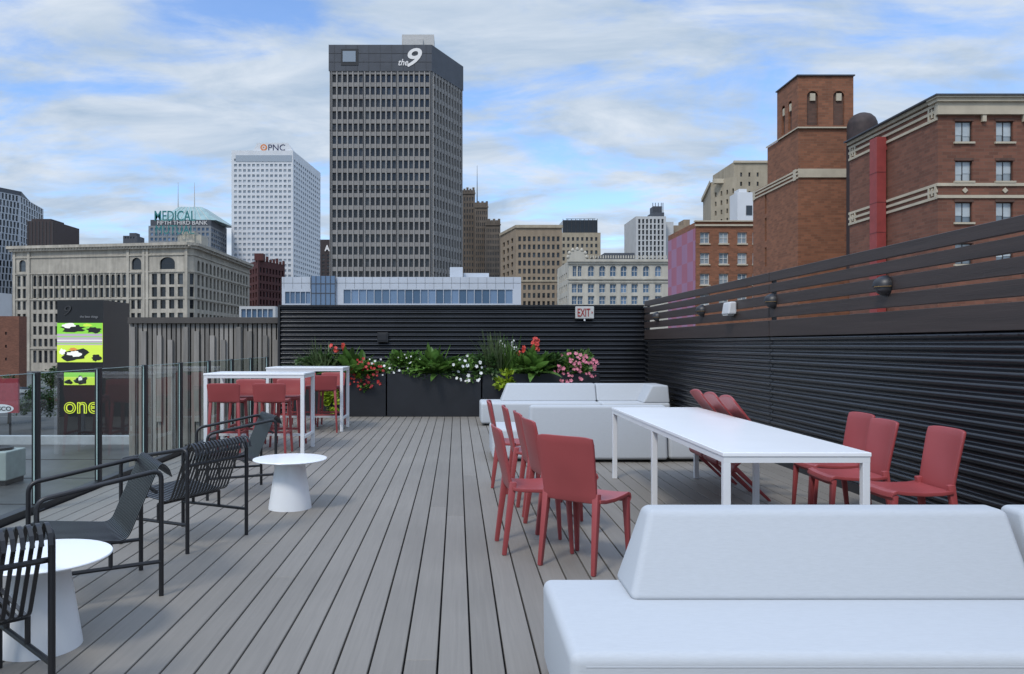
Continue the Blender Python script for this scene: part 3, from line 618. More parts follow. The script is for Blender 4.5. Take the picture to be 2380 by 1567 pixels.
# --- left buildings
Y=165.; b=Bld('brick_building','plain brown brick building at the left edge behind the lit kiosk','building',P(0,Y))
b.boxb(PX(-150,Y),PX(44,Y),Y,Y+3,PZ(735,Y),fr=grid(2,16,5,PZ(850,Y),PZ(760,Y),3,.14,.22),mats=(wg,)); b.done(brick2)
Y=240.; b=Bld('low_building','small white flat roofed building at the left edge above the brick one','building',P(0,Y))
b.boxb(PX(-120,Y),PX(-24,Y),Y,Y+12,PZ(678,Y),fr=grid(1,12,6,PZ(712,Y),PZ(690,Y),1,.7,.5),mats=(wg,)); b.done(whitest)
Y=150.; b=Bld('low_building','grey glazed pavilion beyond the timber slat fence','building',P(600,Y))
b.boxb(PX(556,Y),PX(640,Y),Y,Y+5,PZ(712,Y),fr=grid(.3,6.4,6,PZ(740,Y),PZ(716,Y),1,.85,.8),mats=(wg4,)); b.done(greyst)
# ------------------------------------------------------------------ ground & street
m=MB(); m.add([(-3000,-500,GZ),(3000,-500,GZ),(3000,5000,GZ),(-3000,5000,GZ)],[(0,1,2,3)]); struct(m.build('ground',paving,recalc=False))
m=MB(); m.box(-140,-6,105,160,GZ+.004,GZ+.012); m.box(-75,-38,20,104,GZ+.005,GZ+.013); struct(m.build('road',asphalt))
m=MB()
for k in range(14): m.box(-100+k*7,-97+k*7,134.8,135.05,GZ+.013,GZ+.02)
struct(m.build('road_marking',white))
m=MB(); m.box(-140,-6,160.1,164.5,GZ+.004,GZ+.13); m.box(-37.8,-34,22,104,GZ+.004,GZ+.13); struct(m.build('pavement',paving))
m=MB(); m.box(-3.95,4.6,-4,17.6,GZ+.01,-.08); tag(m.build('podium',M('dark_podium',(.03,.03,.032),.7)),'dark building body carrying the timber terrace','building')
t=thing('lower_roof','wet dark flat roof with white coping below the glass railing','roof',(-10,12,-1.2))
m=MB(); m.box(-40,-3.97,-4,21.4,GZ+.01,-1.2); m.build('membrane',roofm,t)
m=MB(); m.box(-40,-3.98,21.4,21.7,GZ+.02,-.98); m.build('coping',M('grey_white_coping',(.38,.39,.40),.6),t)
m=MB()
for k in range(7): m.box(-40,-3.99,3+k*2.6,3.03+k*2.6,-1.199,-1.19)
m.build('seam',M('roof_seam',(.04,.04,.04),.6),t)
t=thing('air_conditioning_unit','pale grey air conditioning unit on the wet lower roof','machine',(-8.8,15.4,-1.2))
m=MB(); m.box(-9.3,-8.55,15.1,15.8,-1.1,-.55); m.build('casing',M('pale_grey_casing',(.30,.34,.32),.5),t,bevel=.02)
m=MB(); m.lathe([(.28,0),(.28,.05),(.25,.06),(.2,.02)],(-8.92,15.45,-.55),24); m.build('fan_cowl',blackm,t)
m=MB()
for k in range(9): m.box(-9.2,-8.7,15.085,15.097,-1.02+k*.05,-1.0+k*.05)
m.build('louvre',frame_d,t)
m=MB(); m.box(-9.25,-9.1,15.15,15.8,-1.2,-1.1); m.box(-8.75,-8.6,15.15,15.8,-1.2,-1.1); m.build('skid',blackm,t)
# kiosk
Yk=22.; xa,xb=PX(133,Yk),PX(240,Yk); zt=PZ(698,Yk)
t=thing('digital_kiosk','tall black advertising kiosk with bright green and yellow screen','sign',((xa+xb)/2,Yk+.8,GZ))
m=MB(); m.box(xa,xb,Yk,Yk+1.75,GZ+.05,zt); m.build('cabinet',M('black_gloss_panel',(.012,.012,.013),.3,.2),t)
SC=[emis('screen_lime',(.52,.70,.07),.85),emis('screen_green',(.22,.58,.05),.85),emis('screen_black',(.01,.012,.01),.5),emis('screen_white',(.78,.80,.74),.85),emis('screen_lilac',(.42,.36,.44),.8),emis('screen_orange',(.6,.25,.05),.8)]
def screen(name,u0,u1,v0,v1,bands,blobs):
    m=MB(); lay=[0]
    m.box(PX(u0,Yk),PX(u1,Yk),Yk-.03,Yk-.004,PZ(v1,Yk),PZ(v0,Yk),0)
    def flat(pts,mi):
        lay[0]+=1; y=Yk-.0305-.0006*lay[0]; m.add([(PX(u,Yk),y,PZ(v,Yk)) for u,v in pts],[tuple(range(len(pts)))],mi)
    for va,vb,mi in bands: flat([(u0,vb),(u1,vb),(u1,va),(u0,va)],mi)
    for cu_,cv,ru,rv,mi,seed in blobs:
        rg_=random.Random(seed); n=18; pts=[]
        for k in range(n):
            a=2*math.pi*k/n; q=rg_.uniform(.62,1.15); pts.append((min(u1,max(u0,cu_+ru*q*math.cos(a))),min(v1,max(v0,cv+rv*q*math.sin(a)))))
        flat(pts,mi)
    m.build(name,SC,t,recalc=False)
screen('upper_screen',134,239,751,842,[(751,776,1),(776,802,4),(782,784,1),(790,792,3),(797,799,1),(802,812,0)],
 [(170,764,30,10,2,1),(160,757,16,6,3,2),(220,768,18,8,2,3),(205,756,12,4,0,8),(176,825,34,16,2,4),(175,822,18,7,3,5),(172,812,12,4,5,9),(226,832,12,9,2,6),(146,818,9,8,3,7)])
screen('lower_screen',150,226,866,895,[(866,876,1)],[(188,884,16,11,2,11),(188,880,5,6,3,12),(160,888,12,6,2,13),(214,886,9,8,0,14)])
m=MB(); textmb(m,'one',(PX(189,Yk-.02),Yk-.02,PZ(948,Yk)),(1,0),PX(229,Yk)-PX(149,Yk),PZ(935,Yk)-PZ(962,Yk),.01,0,.02); o=m.build('lettering',emis('lime_letters',(.6,.7,.05),1.0),t)
m=MB(); textmb(m,'one',(PX(189,Yk-.03),Yk-.033,PZ(948,Yk)),(1,0),(PX(229,Yk)-PX(149,Yk))*.965,(PZ(935,Yk)-PZ(962,Yk))*.87,.004,0,-.022); m.build('letter_core',bpy.data.materials['black_gloss_panel'],o)
m=MB(); textmb(m,'9',(PX(157,Yk-.02),Yk-.02,PZ(722,Yk)),(1,0),.2,.27,.01,.3,-.01); m.build('emblem',M('dim_grey_print',(.035,.035,.036),.5),t)
m=MB(); textmb(m,'the best things',(PX(207,Yk-.02),Yk-.02,PZ(737,Yk)),(1,0),.5,.08,.01); m.build('small_lettering',M('grey_print',(.25,.25,.25),.5),t)
# timber fence left of the back wall
t=thing('slat_fence','weathered vertical timber slat fence left of the black back wall','fence',(-5.4,17.6,-1.2))
m=MB(); x=PX(300,17.5)
while x<-3.86:
    m.box(x,x+.075,17.5,17.53,-1.2,PZ(752,17.5)); x+=.105
m.build('slat_panel',slatm,t)
m=MB(); x=PX(300,17.5)+.05; k=0
while x<-3.95:
    m.box(x,x+.1,17.44,17.496,-1.2+(k%3)*.5,PZ(760+10*(k%4),17.5)); x+=.24+.1*(k%2); k+=1
m.build('batten_panel',slatm,t)
m=MB(); m.box(PX(300,17.5),-3.86,17.62,17.66,-1.2,PZ(742,17.5)); m.build('backing',M('dark_backing',(.05,.045,.04),.8),t)
m=MB(); m.box(PX(300,17.5),-3.86,17.42,17.72,PZ(752,17.5)+.004,PZ(738,17.5)); m.build('cap',M('brown_cap',(.07,.062,.055),.7),t)
# street trees
def crown(c,rx,rz,n,size,mb):
    cl=[(c[0]+random.uniform(-1,1)*rx*.7,c[1]+random.uniform(-1,1)*rx*.7,c[2]+random.uniform(-1,1)*rz*.7) for _ in range(9)]
    for _ in range(n):
        k=random.choice(cl); d=Vector((random.gauss(0,1),random.gauss(0,1),random.gauss(0,.8))).normalized()*rx*.45*random.random()**.4
        p=Vector(k)+d; a=Vector((random.gauss(0,1),random.gauss(0,1),random.gauss(0,1))).normalized(); q=a.cross(Vector((random.random(),random.random(),1))).normalized()
        mb.add([p-a*size,p-q*size*.5,p+a*size,p+q*size*.5],[(0,1,2,3)])
for i,(u,Yt,h,lab) in enumerate(((20,95,5.5,'leafy street tree at the left edge behind the glass railing'),(92,88,4.6,'leafy street tree just left of the lit kiosk'),(-40,80,5,'leafy street tree mostly cut by the left frame edge'),(118,130,6,'small leafy street tree at the left side of the kiosk'))):
    x=PX(u,Yt); t=thing('street_tree',lab,'tree',(x,Yt,GZ))
    m=MB(); m.tube([(x,Yt,GZ),(x+.05,Yt,GZ+h*.4),(x,Yt,GZ+h*.75)],.14,7,r2=.05)
    for k in range(5): a=k*1.3; m.tube([(x,Yt,GZ+h*.4),(x+math.cos(a)*1.0,Yt+math.sin(a)*1.0,GZ+h*.7)],.06,5,r2=.02)
    m.build('trunk',bark,t); m=MB(); crown((x,Yt,GZ+h*.68),2.4,1.7,1300,.22,m); m.build('crown',treem,t,recalc=False)
# cars
def car(label,col,x,y,rz):
    t=thing('parked_car',label,'car'); prof=[(-2.2,.35),(-2.2,.75),(-1.9,.92),(-1.3,.98),(1.0,.95),(1.9,.8),(2.15,.6),(2.15,.35)]
    def ext(mb,pr,w,w2=None):
        n=len(pr); w2=w2 or [w]*n
        mb.add([(p[0],-q,p[1]) for p,q in zip(pr,w2)]+[(p[0],q,p[1]) for p,q in zip(pr,w2)],[tuple(range(n)),tuple(range(2*n-1,n-1,-1))]+[(i,(i+1)%n,n+(i+1)%n,n+i) for i in range(n)])
    m=MB(); ext(m,prof,.88); m.build('body',M('car_paint_'+label[:6].strip(),col,.25,.03),t,bevel=.06)
    m=MB(); ext(m,[(-1.75,.97),(-1.2,1.42),(.2,1.45),(1.0,.95)],.7,[.8,.66,.66,.8]); m.build('cabin',wg,t)
    for sx in (-1.35,1.35):
        for sy in (-.8,.8): m=MB(); m.tube([(sx,sy-.1,.32),(sx,sy+.1,.32)],.32,14); m.build('wheel',blackm,t)
    t.location=(x,y,GZ+.02); t.rotation_euler=(0,0,rz)
car('white car parked at the street by the far left edge',(.7,.7,.7),PX(8,140),140,0); car('silver car parked beside the white one at the street',(.35,.36,.37),PX(64,150),150,0); car('maroon car on the street left of the kiosk',(.12,.02,.02),PX(106,128),128,.1)
# red roadside sign
Yr=60.; t=thing('roadside_sign','red roadside sign with white oval panel at the left edge','sign',(PX(10,Yr),Yr,GZ))
m=MB(); m.box(PX(-60,Yr),PX(42,Yr),Yr,Yr+.2,PZ(960,Yr),PZ(880,Yr)); m.build('panel',M('red_sign_paint',(.28,.03,.04),.5),t)
m=MB(); n=24; c=(PX(3,Yr),PZ(950,Yr)); m.add([(c[0]+.95*math.cos(6.283*k/n),Yr-.02,c[1]+.33*math.sin(6.283*k/n)) for k in range(n)],[tuple(range(n))]); o=m.build('oval',white,t,recalc=False)
m=MB(); textmb(m,'SCO',(PX(11,Yr),Yr-.03,PZ(950,Yr)),(1,0),1.0,.32,.01,0,.02); m.build('lettering',blackm,o)
m=MB(); m.box(PX(20,Yr),PX(24,Yr),Yr+.05,Yr+.15,GZ,PZ(960,Yr)); m.build('post',blackm,t)
# ------------------------------------------------------------------ deck
mm,n,l,bs=nt('taupe_composite_decking'); g=n.new('ShaderNodeNewGeometry')
mp=n.new('ShaderNodeMapping'); mp.inputs['Scale'].default_value=(45,1.3,10); l.new(g.outputs['Position'],mp.inputs[0])
gr=n.new('ShaderNodeTexNoise'); gr.inputs['Scale'].default_value=1; gr.inputs['Detail'].default_value=6; gr.inputs['Distortion'].default_value=1.2; l.new(mp.outputs[0],gr.inputs['Vector'])
st=n.new('ShaderNodeTexNoise'); st.inputs['Scale'].default_value=.9; st.inputs['Detail'].default_value=5; l.new(g.outputs['Position'],st.inputs['Vector'])
c1=mixc(n,l,g.outputs['Random Per Island'],(.203,.186,.163),(.236,.216,.190))
def mulnode(c,f,lo):
    r=n.new('ShaderNodeMapRange'); r.inputs[1].default_value=.3; r.inputs[2].default_value=.7; l.new(f,r.inputs[0]); a=mixc(n,l,r.outputs[0],(lo,)*3,(1.02,)*3)
    x=n.new('ShaderNodeMix'); x.data_type='RGBA'; x.blend_type='MULTIPLY'; x.inputs[0].default_value=1; l.new(c,x.inputs[6]); l.new(a,x.inputs[7]); return x.outputs[2]
c1=mulnode(c1,gr.outputs[0],.90); c1=mulnode(c1,st.outputs[0],.90); l.new(c1,bs.inputs['Base Color']); bs.inputs['Roughness'].default_value=.6; bs.inputs['Specular IOR Level'].default_value=.3
bp=n.new('ShaderNodeBump'); bp.inputs['Strength'].default_value=.12; bp.inputs['Distance'].default_value=.005; l.new(gr.outputs[0],bp.inputs['Height']); l.new(bp.outputs[0],bs.inputs['Normal'])
m=MB(); x=-3.72; bw=.158
while x<4.1:
    x1=min(x+bw-.010,4.1); ys=[-4]+sorted(random.uniform(-3,16.5) for _ in range(random.choice((1,2,2,3))))+[17.1]
    for a,c in zip(ys,ys[1:]):
        if c-a>.05: m.box(x,x1,a+.0015,c-.0015,-.03,0)
    x+=bw
struct(m.build('deck',mm,bevel=.003,seg=1))
m=MB(); m.box(-3.9,4.2,-4,17.15,-.078,-.04); struct(m.build('deck_underlay',M('deck_gap',(.008,.008,.008),.9)))
# ------------------------------------------------------------------ walls
def corrug(mb,p0,p1,z0,z1,amp=.021,pitch=.098):
    p0=Vector(p0);p1=Vector(p1);d=(p1-p0).normalized(); nr=Vector((d.y,-d.x)); N=int((z1-z0)/pitch*12); vs=[];fs=[]
    for i in range(N+1):
        z=z0+(z1-z0)*i/N; ph=(z-z0)/pitch*2*math.pi; w=math.cos(ph); w=math.copysign(abs(w)**.6,w); e=amp*w
        for p in (p0,p1): vs.append((p.x+nr.x*e,p.y+nr.y*e,z))
    for i in range(N): fs.append((2*i,2*i+1,2*i+3,2*i+2))
    mb.add(vs,fs)
XW=4.05; YW=17.1
t=thing('back_wall','black horizontally corrugated metal wall closing the far end of the terrace','wall',(0,YW+.1,0))
m=MB(); corrug(m,(-3.79,YW),(XW,YW),.02,2.30); m.build('corrugated_sheet',corr,t,smooth=True,recalc=False)
m=MB(); m.box(-3.8,XW+.1,YW+.04,YW+.14,0,2.30); m.build('backing',darkplant,t)
m=MB(); m.box(-3.83,XW-.04,YW-.05,YW+.16,2.303,2.34); m.box(-3.84,-3.795,YW-.05,YW+.16,0,2.302); m.build('cap',blackm,t)
t=thing('side_wall','black corrugated metal wall with brown slatted boards above it on the right','wall',(XW+.1,8,0))
m=MB(); corrug(m,(XW,YW-.04),(XW,10.26),.1,1.61); m.build('corrugated_sheet',corr,t,smooth=True,recalc=False)
m=MB(); corrug(m,(XW,10.24),(XW,-4),.1,1.61); m.build('corrugated_sheet',corr,t,smooth=True,recalc=False)
m=MB(); m.box(XW+.04,XW+.12,-4,YW+.03,0,1.68); m.box(XW-.05,XW+.03,-4,YW-.05,0,.095); m.build('backing',darkplant,t)
bz=((1.60,1.805),(1.842,1.968),(2.002,2.128),(2.162,2.275),(2.306,2.42))
for y0,y1 in ((10.265,YW-.02),(3.3,10.245),(-4,3.27)):
    for i,(a,c) in enumerate(bz):
        m=MB(); m.box(XW-.03,XW+.012,y0,y1,a,c); m.build('board',brown,t,bevel=.004,seg=1)
for yy in (3.28,10.255,16.97):
    m=MB(); m.box(XW+.014,XW+.06,yy-.025,yy+.025,1.69,2.40); m.build('post',blackm,t)
m=MB()
for k in range(90):
    y=.2+k*.19; m.lathe([(.008,0),(.006,.006)],(XW-.028,y,1.57),6)
m.build('rivet_row',blackm,t)
warm=emis('warm_lens',(1,.66,.28),.12); smoked=M('smoked_lens',(.035,.035,.037),.35)
def lamp(Yl,lab):
    t=thing('wall_lamp',lab,'lamp',(XW-.03,Yl,2.05),'dome lamps along the slatted boards')
    def half(r,zc,sg,flat=1.,rows=7,n=16):
        vs=[]; m=MB()
        for i in range(rows+1):
            ph=math.pi/2*i/rows
            for k in range(n+1):
                th=math.pi*k/n; vs.append((XW-.035-r*math.sin(th)*math.cos(ph)*1.1,Yl+r*math.cos(th)*math.cos(ph),zc+sg*r*flat*math.sin(ph)))
        m.add(vs,[(i*(n+1)+k,i*(n+1)+k+1,(i+1)*(n+1)+k+1,(i+1)*(n+1)+k) for i in range(rows) for k in range(n)]); m.add([vs[k] for k in range(n+1)],[tuple(range(n+1))]); return m
    half(.108,2.04,1,.98).build('dome',blackm,t,smooth=True)
    half(.092,2.034,-1,.9).build('lens',smoked,t,smooth=True)
    n=16; m=MB(); m.add([(XW-.035-.1*math.sin(math.pi*k/n),Yl+.096*math.cos(math.pi*k/n),z) for z in (2.0345,2.0395) for k in range(n+1)],[(k,k+1,n+2+k,n+1+k) for k in range(n)]); m.build('glow_slit',warm,t)
    m=MB(); m.tube([(XW-.036,Yl,2.04),(XW-.029,Yl,2.04)],.1,20); m.build('backplate',blackm,t)
for Yl,lab in ((7.45,'black dome wall lamp nearest the camera'),(10.1,'second black dome wall lamp from the camera, right of the white box'),(13.0,'third black dome wall lamp, just left of the white box'),(15.9,'farthest black dome wall lamp near the wall corner')): lamp(Yl,lab)
t=thing('emergency_light','white emergency light box on the brown boards','lamp',(XW-.03,11.55,2.02))
m=MB(); m.wedge((XW-.16,XW-.034,11.42,11.72),(XW-.13,XW-.034,11.42,11.72),1.93,2.11); m.build('housing',M('white_plastic',(.55,.55,.55),.5),t,bevel=.02)
m=MB(); m.box(XW-.15,XW-.06,11.46,11.68,1.915,1.928); m.build('diffuser',greyst,t)
t=thing('exit_sign','white exit sign with red letters on the black back wall','sign',(PX(1357,YW),YW-.05,PZ(741,YW)))
xa,xb=PX(1336,YW),PX(1379,YW); za,zb=PZ(741,YW),PZ(713,YW)
m=MB(); m.box(xa,xb,YW-.1,YW-.03,za,zb); m.build('housing',M('white_sign_box',(.48,.475,.45),.5),t,bevel=.012)
m=MB(); textmb(m,'EXIT',((xa+xb)/2-.02,YW-.103,(za+zb)/2),(1,0),.27,.17,.006,0,.01)
m.add([(xb-.055,YW-.108,(za+zb)/2+.03),(xb-.055,YW-.108,(za+zb)/2-.03),(xb-.025,YW-.108,(za+zb)/2)],[(0,1,2)]); m.build('lettering',M('red_letters',(.30,.02,.015),.5),t,recalc=False)
m=MB(); m.tube([((xa+xb)/2,YW-.07,za),((xa+xb)/2,YW-.07,za-.05)],.02,8); m.build('sensor',white,t)
m=MB(); m.box(PX(878,YW),PX(903,YW),YW-.09,YW-.02,PZ(795,YW),PZ(773,YW)); m.box(PX(881,YW),PX(900,YW),YW-.1,YW-.091,PZ(792,YW),PZ(776,YW)); tag(m.build('outlet_box',blackm,bevel=.006),'small black weatherproof outlet box on the back wall','box')
# ------------------------------------------------------------------ glass railing
mm,n,l,bs=nt('railing_glass'); out=n['Material Output']; n.remove(bs)
tr=n.new('ShaderNodeBsdfTransparent'); tr.inputs[0].default_value=(.84,.91,.89,1); gl=n.new('ShaderNodeBsdfGlossy'); gl.inputs['Roughness'].default_value=.01
lw=n.new('ShaderNodeLayerWeight'); lw.inputs[0].default_value=.5
pw=n.new('ShaderNodeMath'); pw.operation='POWER'; l.new(lw.outputs['Facing'],pw.inputs[0]); pw.inputs[1].default_value=4.2
ml=n.new('ShaderNodeMath'); ml.operation='MULTIPLY_ADD'; l.new(pw.outputs[0],ml.inputs[0]); ml.inputs[1].default_value=.55; ml.inputs[2].default_value=.05
mx=n.new('ShaderNodeMixShader'); l.new(ml.outputs[0],mx.inputs[0]); l.new(tr.outputs[0],mx.inputs[1]); l.new(gl.outputs[0],mx.inputs[2]); l.new(mx.outputs[0],out.inputs[0])
t=thing('glass_railing','clear glass railing with black posts along the left terrace edge','railing',(-3.79,8,0))
ys=[7.17+1.245*k for k in range(-9,8)]; XL=-3.79
edge=M('glass_edge',(.38,.48,.46),.2)
for y in ys:
    m=MB(); m.box(XL-.03,XL+.03,y-.025,y+.025,-.06,1.25); m.box(XL-.06,XL+.06,y-.05,y+.05,0,.015); m.build('post',blackm,t,bevel=.004,seg=1)
for a,c in zip(ys,ys[1:]):
    m=MB(); m.add([(XL,a+.04,.07),(XL,c-.04,.07),(XL,c-.04,1.235),(XL,a+.04,1.235)],[(0,1,2,3)]); o=m.build('glass_panel',mm,t,recalc=False)
    m=MB(); m.box(XL-.006,XL+.006,a+.04,c-.04,1.2355,1.241); m.box(XL-.006,XL+.006,a+.034,a+.0395,.07,1.241); m.box(XL-.006,XL+.006,c-.0395,c-.034,.07,1.241); m.build('edge',edge,o)
m=MB(); m.box(XL-.045,XL+.045,-4.1,17.05,-.05,.06); m.build('base_rail',blackm,t)
# ------------------------------------------------------------------ furniture
def seat_shell(mb,w,d0,d1,z,dip=.02,th=.026):
    nx=9; prof=[(d0,.0),(d0*.6,-.012),(0,-.016),(d1*.5,-.01),(d1*.82,.0),(d1*.95,-.012),(d1,-.045)]
    top=[];bot=[]
    for y,dz in prof:
        top.append([(w*(i/(nx-1)-.5),y,z+dz+dip*.5*abs(i/(nx-1)*2-1)**3) for i in range(nx)])
        bot.append([(w*(i/(nx-1)-.5),y-(.02 if dz<-.03 else 0),z+dz-th+dip*.5*abs(i/(nx-1)*2-1)**3) for i in range(nx)])
    mb.shell(top,bot)
def back_shell(mb,wb,wt,y0,z0,y1,z1,curve=.03,th=.022):
    nx=11;nz=9; top=[];bot=[]
    for j in range(nz):
        t=j/(nz-1); w=wb+(wt-wb)*t; sh=1-.03*max(0,(t-.85)/.15)**2
        rowt=[];rowb=[]
        for i in range(nx):
            q=i/(nx-1)*2-1; y=y0+(y1-y0)*(t**1.15)-curve*(1-q*q)*min(1,t*1.5+.2); z=z0+(z1-z0)*t-(.012*abs(q)**6 if t>.9 else 0)
            rowt.append((w/2*q*sh,y,z)); rowb.append((w/2*q*sh,y-th,z))
        top.append(rowt);bot.append(rowb)
    mb.shell(top,bot)
def red_chair():
    t=thing('dining_chair','x','chair')
    m=MB(); seat_shell(m,.45,-.2,.235,.475); m.build('seat',redp,t,smooth=True,bevel=.006,seg=2)
    m=MB(); back_shell(m,.40,.435,-.195,.455,-.275,.90); m.build('backrest',redp,t,smooth=True,bevel=.006,seg=2)
    for s in (-1,1):
        m=MB(); m.bar((s*.198,.2,.452),(s*.205,.228,0),.046,.042,.028); m.build('leg',redp,t,smooth=True,bevel=.007)
        m=MB(); m.bar((s*.19,-.195,.52),(s*.205,-.262,0),.046,.05,.03); m.build('leg',redp,t,smooth=True,bevel=.007)
    return t
ch=red_chair(); G='red dining chairs'
spots=[(.888,5.47,.63,.775,'red chair at angle to the table with its back to the camera'),
 (.58,5.88,1,.08,'red chair seen side-on, just left of the chair with back to camera'),
 (.86,6.5,1,.15,'second red chair along the left of the table behind the side-on chair'),
 (.83,7.12,1,.05,'middle red chair in the row left of the white table'),
 (.76,7.75,1,.0,'next to last red chair in the row left of the table'),
 (.64,8.48,1,-.05,'last and farthest red chair left of the white table'),
 (3.24,5.73,-1,.0,'red chair nearest the camera between table and corrugated wall'),
 (3.12,6.35,-1,.04,'middle upright red chair right of the white table'),
 (3.25,6.95,-1,.0,'third upright red chair right of the table, before the tipped ones')]
for i,(x,y,fx,fy,lab) in enumerate(spots):
    if i==0:
        ch.location=(x,y,0); ch.rotation_euler=(0,0,facing(fx,fy)); ch['label']=lab; ch['group']=G
    else: dup(ch,(x,y,0),facing(fx,fy),lab,G)
for y,lab in ((7.8,'nearest of three red chairs tipped against the table edge'),(8.3,'middle of three red chairs tipped against the table edge'),(8.8,'farthest of three red chairs tipped against the table edge')):
    dup(ch,(2.99+.1446,y,.176),R(90),lab,G,tilt=R(-50))
t=thing('dining_table','long white dining table with six square legs','table',(2.22,7.05,0))
TX0,TX1,TY0,TY1=1.735,2.705,5.19,8.93
m=MB(); m.box(TX0,TX1,TY0,TY1,.765,.792); m.build('tabletop',whitetop,t,bevel=.004)
m=MB(); a=.006
m.box(TX0+a,TX1-a,TY0+a,TY0+.045,.725,.764); m.box(TX0+a,TX1-a,TY1-.045,TY1-a,.725,.764); m.box(TX0+a,TX0+.045,TY0+.046,TY1-.046,.725,.764); m.box(TX1-.045,TX1-a,TY0+.046,TY1-.046,.725,.764); m.build('apron',white,t)
for y in (TY0+.03,7.12,TY1-.03):
    for x in (TX0+.03,TX1-.03): m=MB(); m.box(x-.024,x+.024,y-.024,y+.024,0,.7245); m.build('leg',white,t,bevel=.003)
def bar_table(x0,x1,y0,y1,lab):
    t=thing('bar_table',lab,'table',((x0+x1)/2,(y0+y1)/2,0),'white bar tables')
    m=MB(); m.box(x0,x1,y0,y1,1.075,1.1); m.build('tabletop',whitetop,t,bevel=.004)
    m=MB(); m.box(x0+.006,x1-.006,y0+.006,y0+.045,1.035,1.074); m.box(x0+.006,x1-.006,y1-.045,y1-.006,1.035,1.074); m.box(x0+.006,x0+.045,y0+.046,y1-.046,1.035,1.074); m.box(x1-.045,x1-.006,y0+.046,y1-.046,1.035,1.074); m.build('apron',white,t)
    for x in (x0+.03,x1-.03):
        for y in (y0+.03,y1-.03): m=MB(); m.box(x-.025,x+.025,y-.025,y+.025,0,1.0345); m.build('leg',white,t,bevel=.003)
        m=MB(); m.box(x-.017,x+.017,y0+.056,y1-.056,.2,.235); m.build('foot_rail',white,t)
    m=MB(); m.box(x0+.048,x1-.048,(y0+y1)/2-.017,(y0+y1)/2+.017,.202,.233); m.build('foot_rail',white,t)
bar_table(-3.46,-2.08,10.85,11.68,'nearer white bar table with red stools by the glass railing')
bar_table(-3.28,-1.95,13.64,14.47,'farther white bar table in front of the planters')
def stool():
    t=thing('bar_stool','x','stool')
    m=MB(); seat_shell(m,.42,-.19,.2,.745); m.build('seat',redp,t,smooth=True,bevel=.005)
    m=MB(); back_shell(m,.42,.45,-.185,.72,-.225,.975,.02); m.build('backrest',redp,t,smooth=True,bevel=.005)
    for s in (-1,1):
        for y0,y1 in ((.17,.22),(-.18,-.225)): m=MB(); m.bar((s*.185,y0,.735),(s*.22,y1,0),.042,.04,.028); m.build('leg',redp,t,smooth=True,bevel=.006)
        m=MB(); m.bar((s*.205,.18,.3),(s*.205,-.19,.3),.024,.03); m.build('foot_rail',redp,t)
    m=MB(); m.bar((-.19,.2,.27),(.19,.2,.27),.024,.03); m.build('foot_rail',redp,t)
    return t
st=stool(); G='red bar stools'
lst=[(-3.13,10.9,0,'red bar stool front left at the nearer bar table'),(-2.52,10.9,0,'red bar stool front right at the nearer bar table'),
(-3.1,11.75,math.pi,'red bar stool back left at the nearer bar table'),(-2.5,11.8,math.pi,'red bar stool back right at the nearer bar table'),
(-2.9,13.7,0,'red bar stool front left at the farther bar table'),(-2.28,13.65,.15,'red bar stool front right at the farther bar table'),
(-2.85,14.6,math.pi,'red bar stool back left at the farther bar table'),(-2.3,14.6,math.pi,'red bar stool back right at the farther bar table')]
for i,(x,y,rz,lab) in enumerate(lst):
    if i==0: st.location=(x,y,0); st.rotation_euler=(0,0,rz); st['label']=lab; st['group']=G
    else: dup(st,(x,y,0),rz,lab,G)
def side_table(x,y,lab):
    t=thing('side_table',lab,'table',(x,y,0),'round white side tables')
    m=MB(); m.lathe([(.315,.436),(.332,.442),(.335,.448),(.332,.453),(.3,.455)],(x,y,0),56); m.build('tabletop',whitetop,t,smooth=True)
    m=MB(); m.lathe([(.195,0),(.193,.02),(.165,.2),(.142,.35),(.135,.415),(.15,.434)],(x,y,0),48); m.build('pedestal',white,t,smooth=True)
side_table(-1.53,7.3,'round white pedestal table between two black chairs mid-terrace'); side_table(-2.07,3.95,'round white pedestal table in the left foreground')
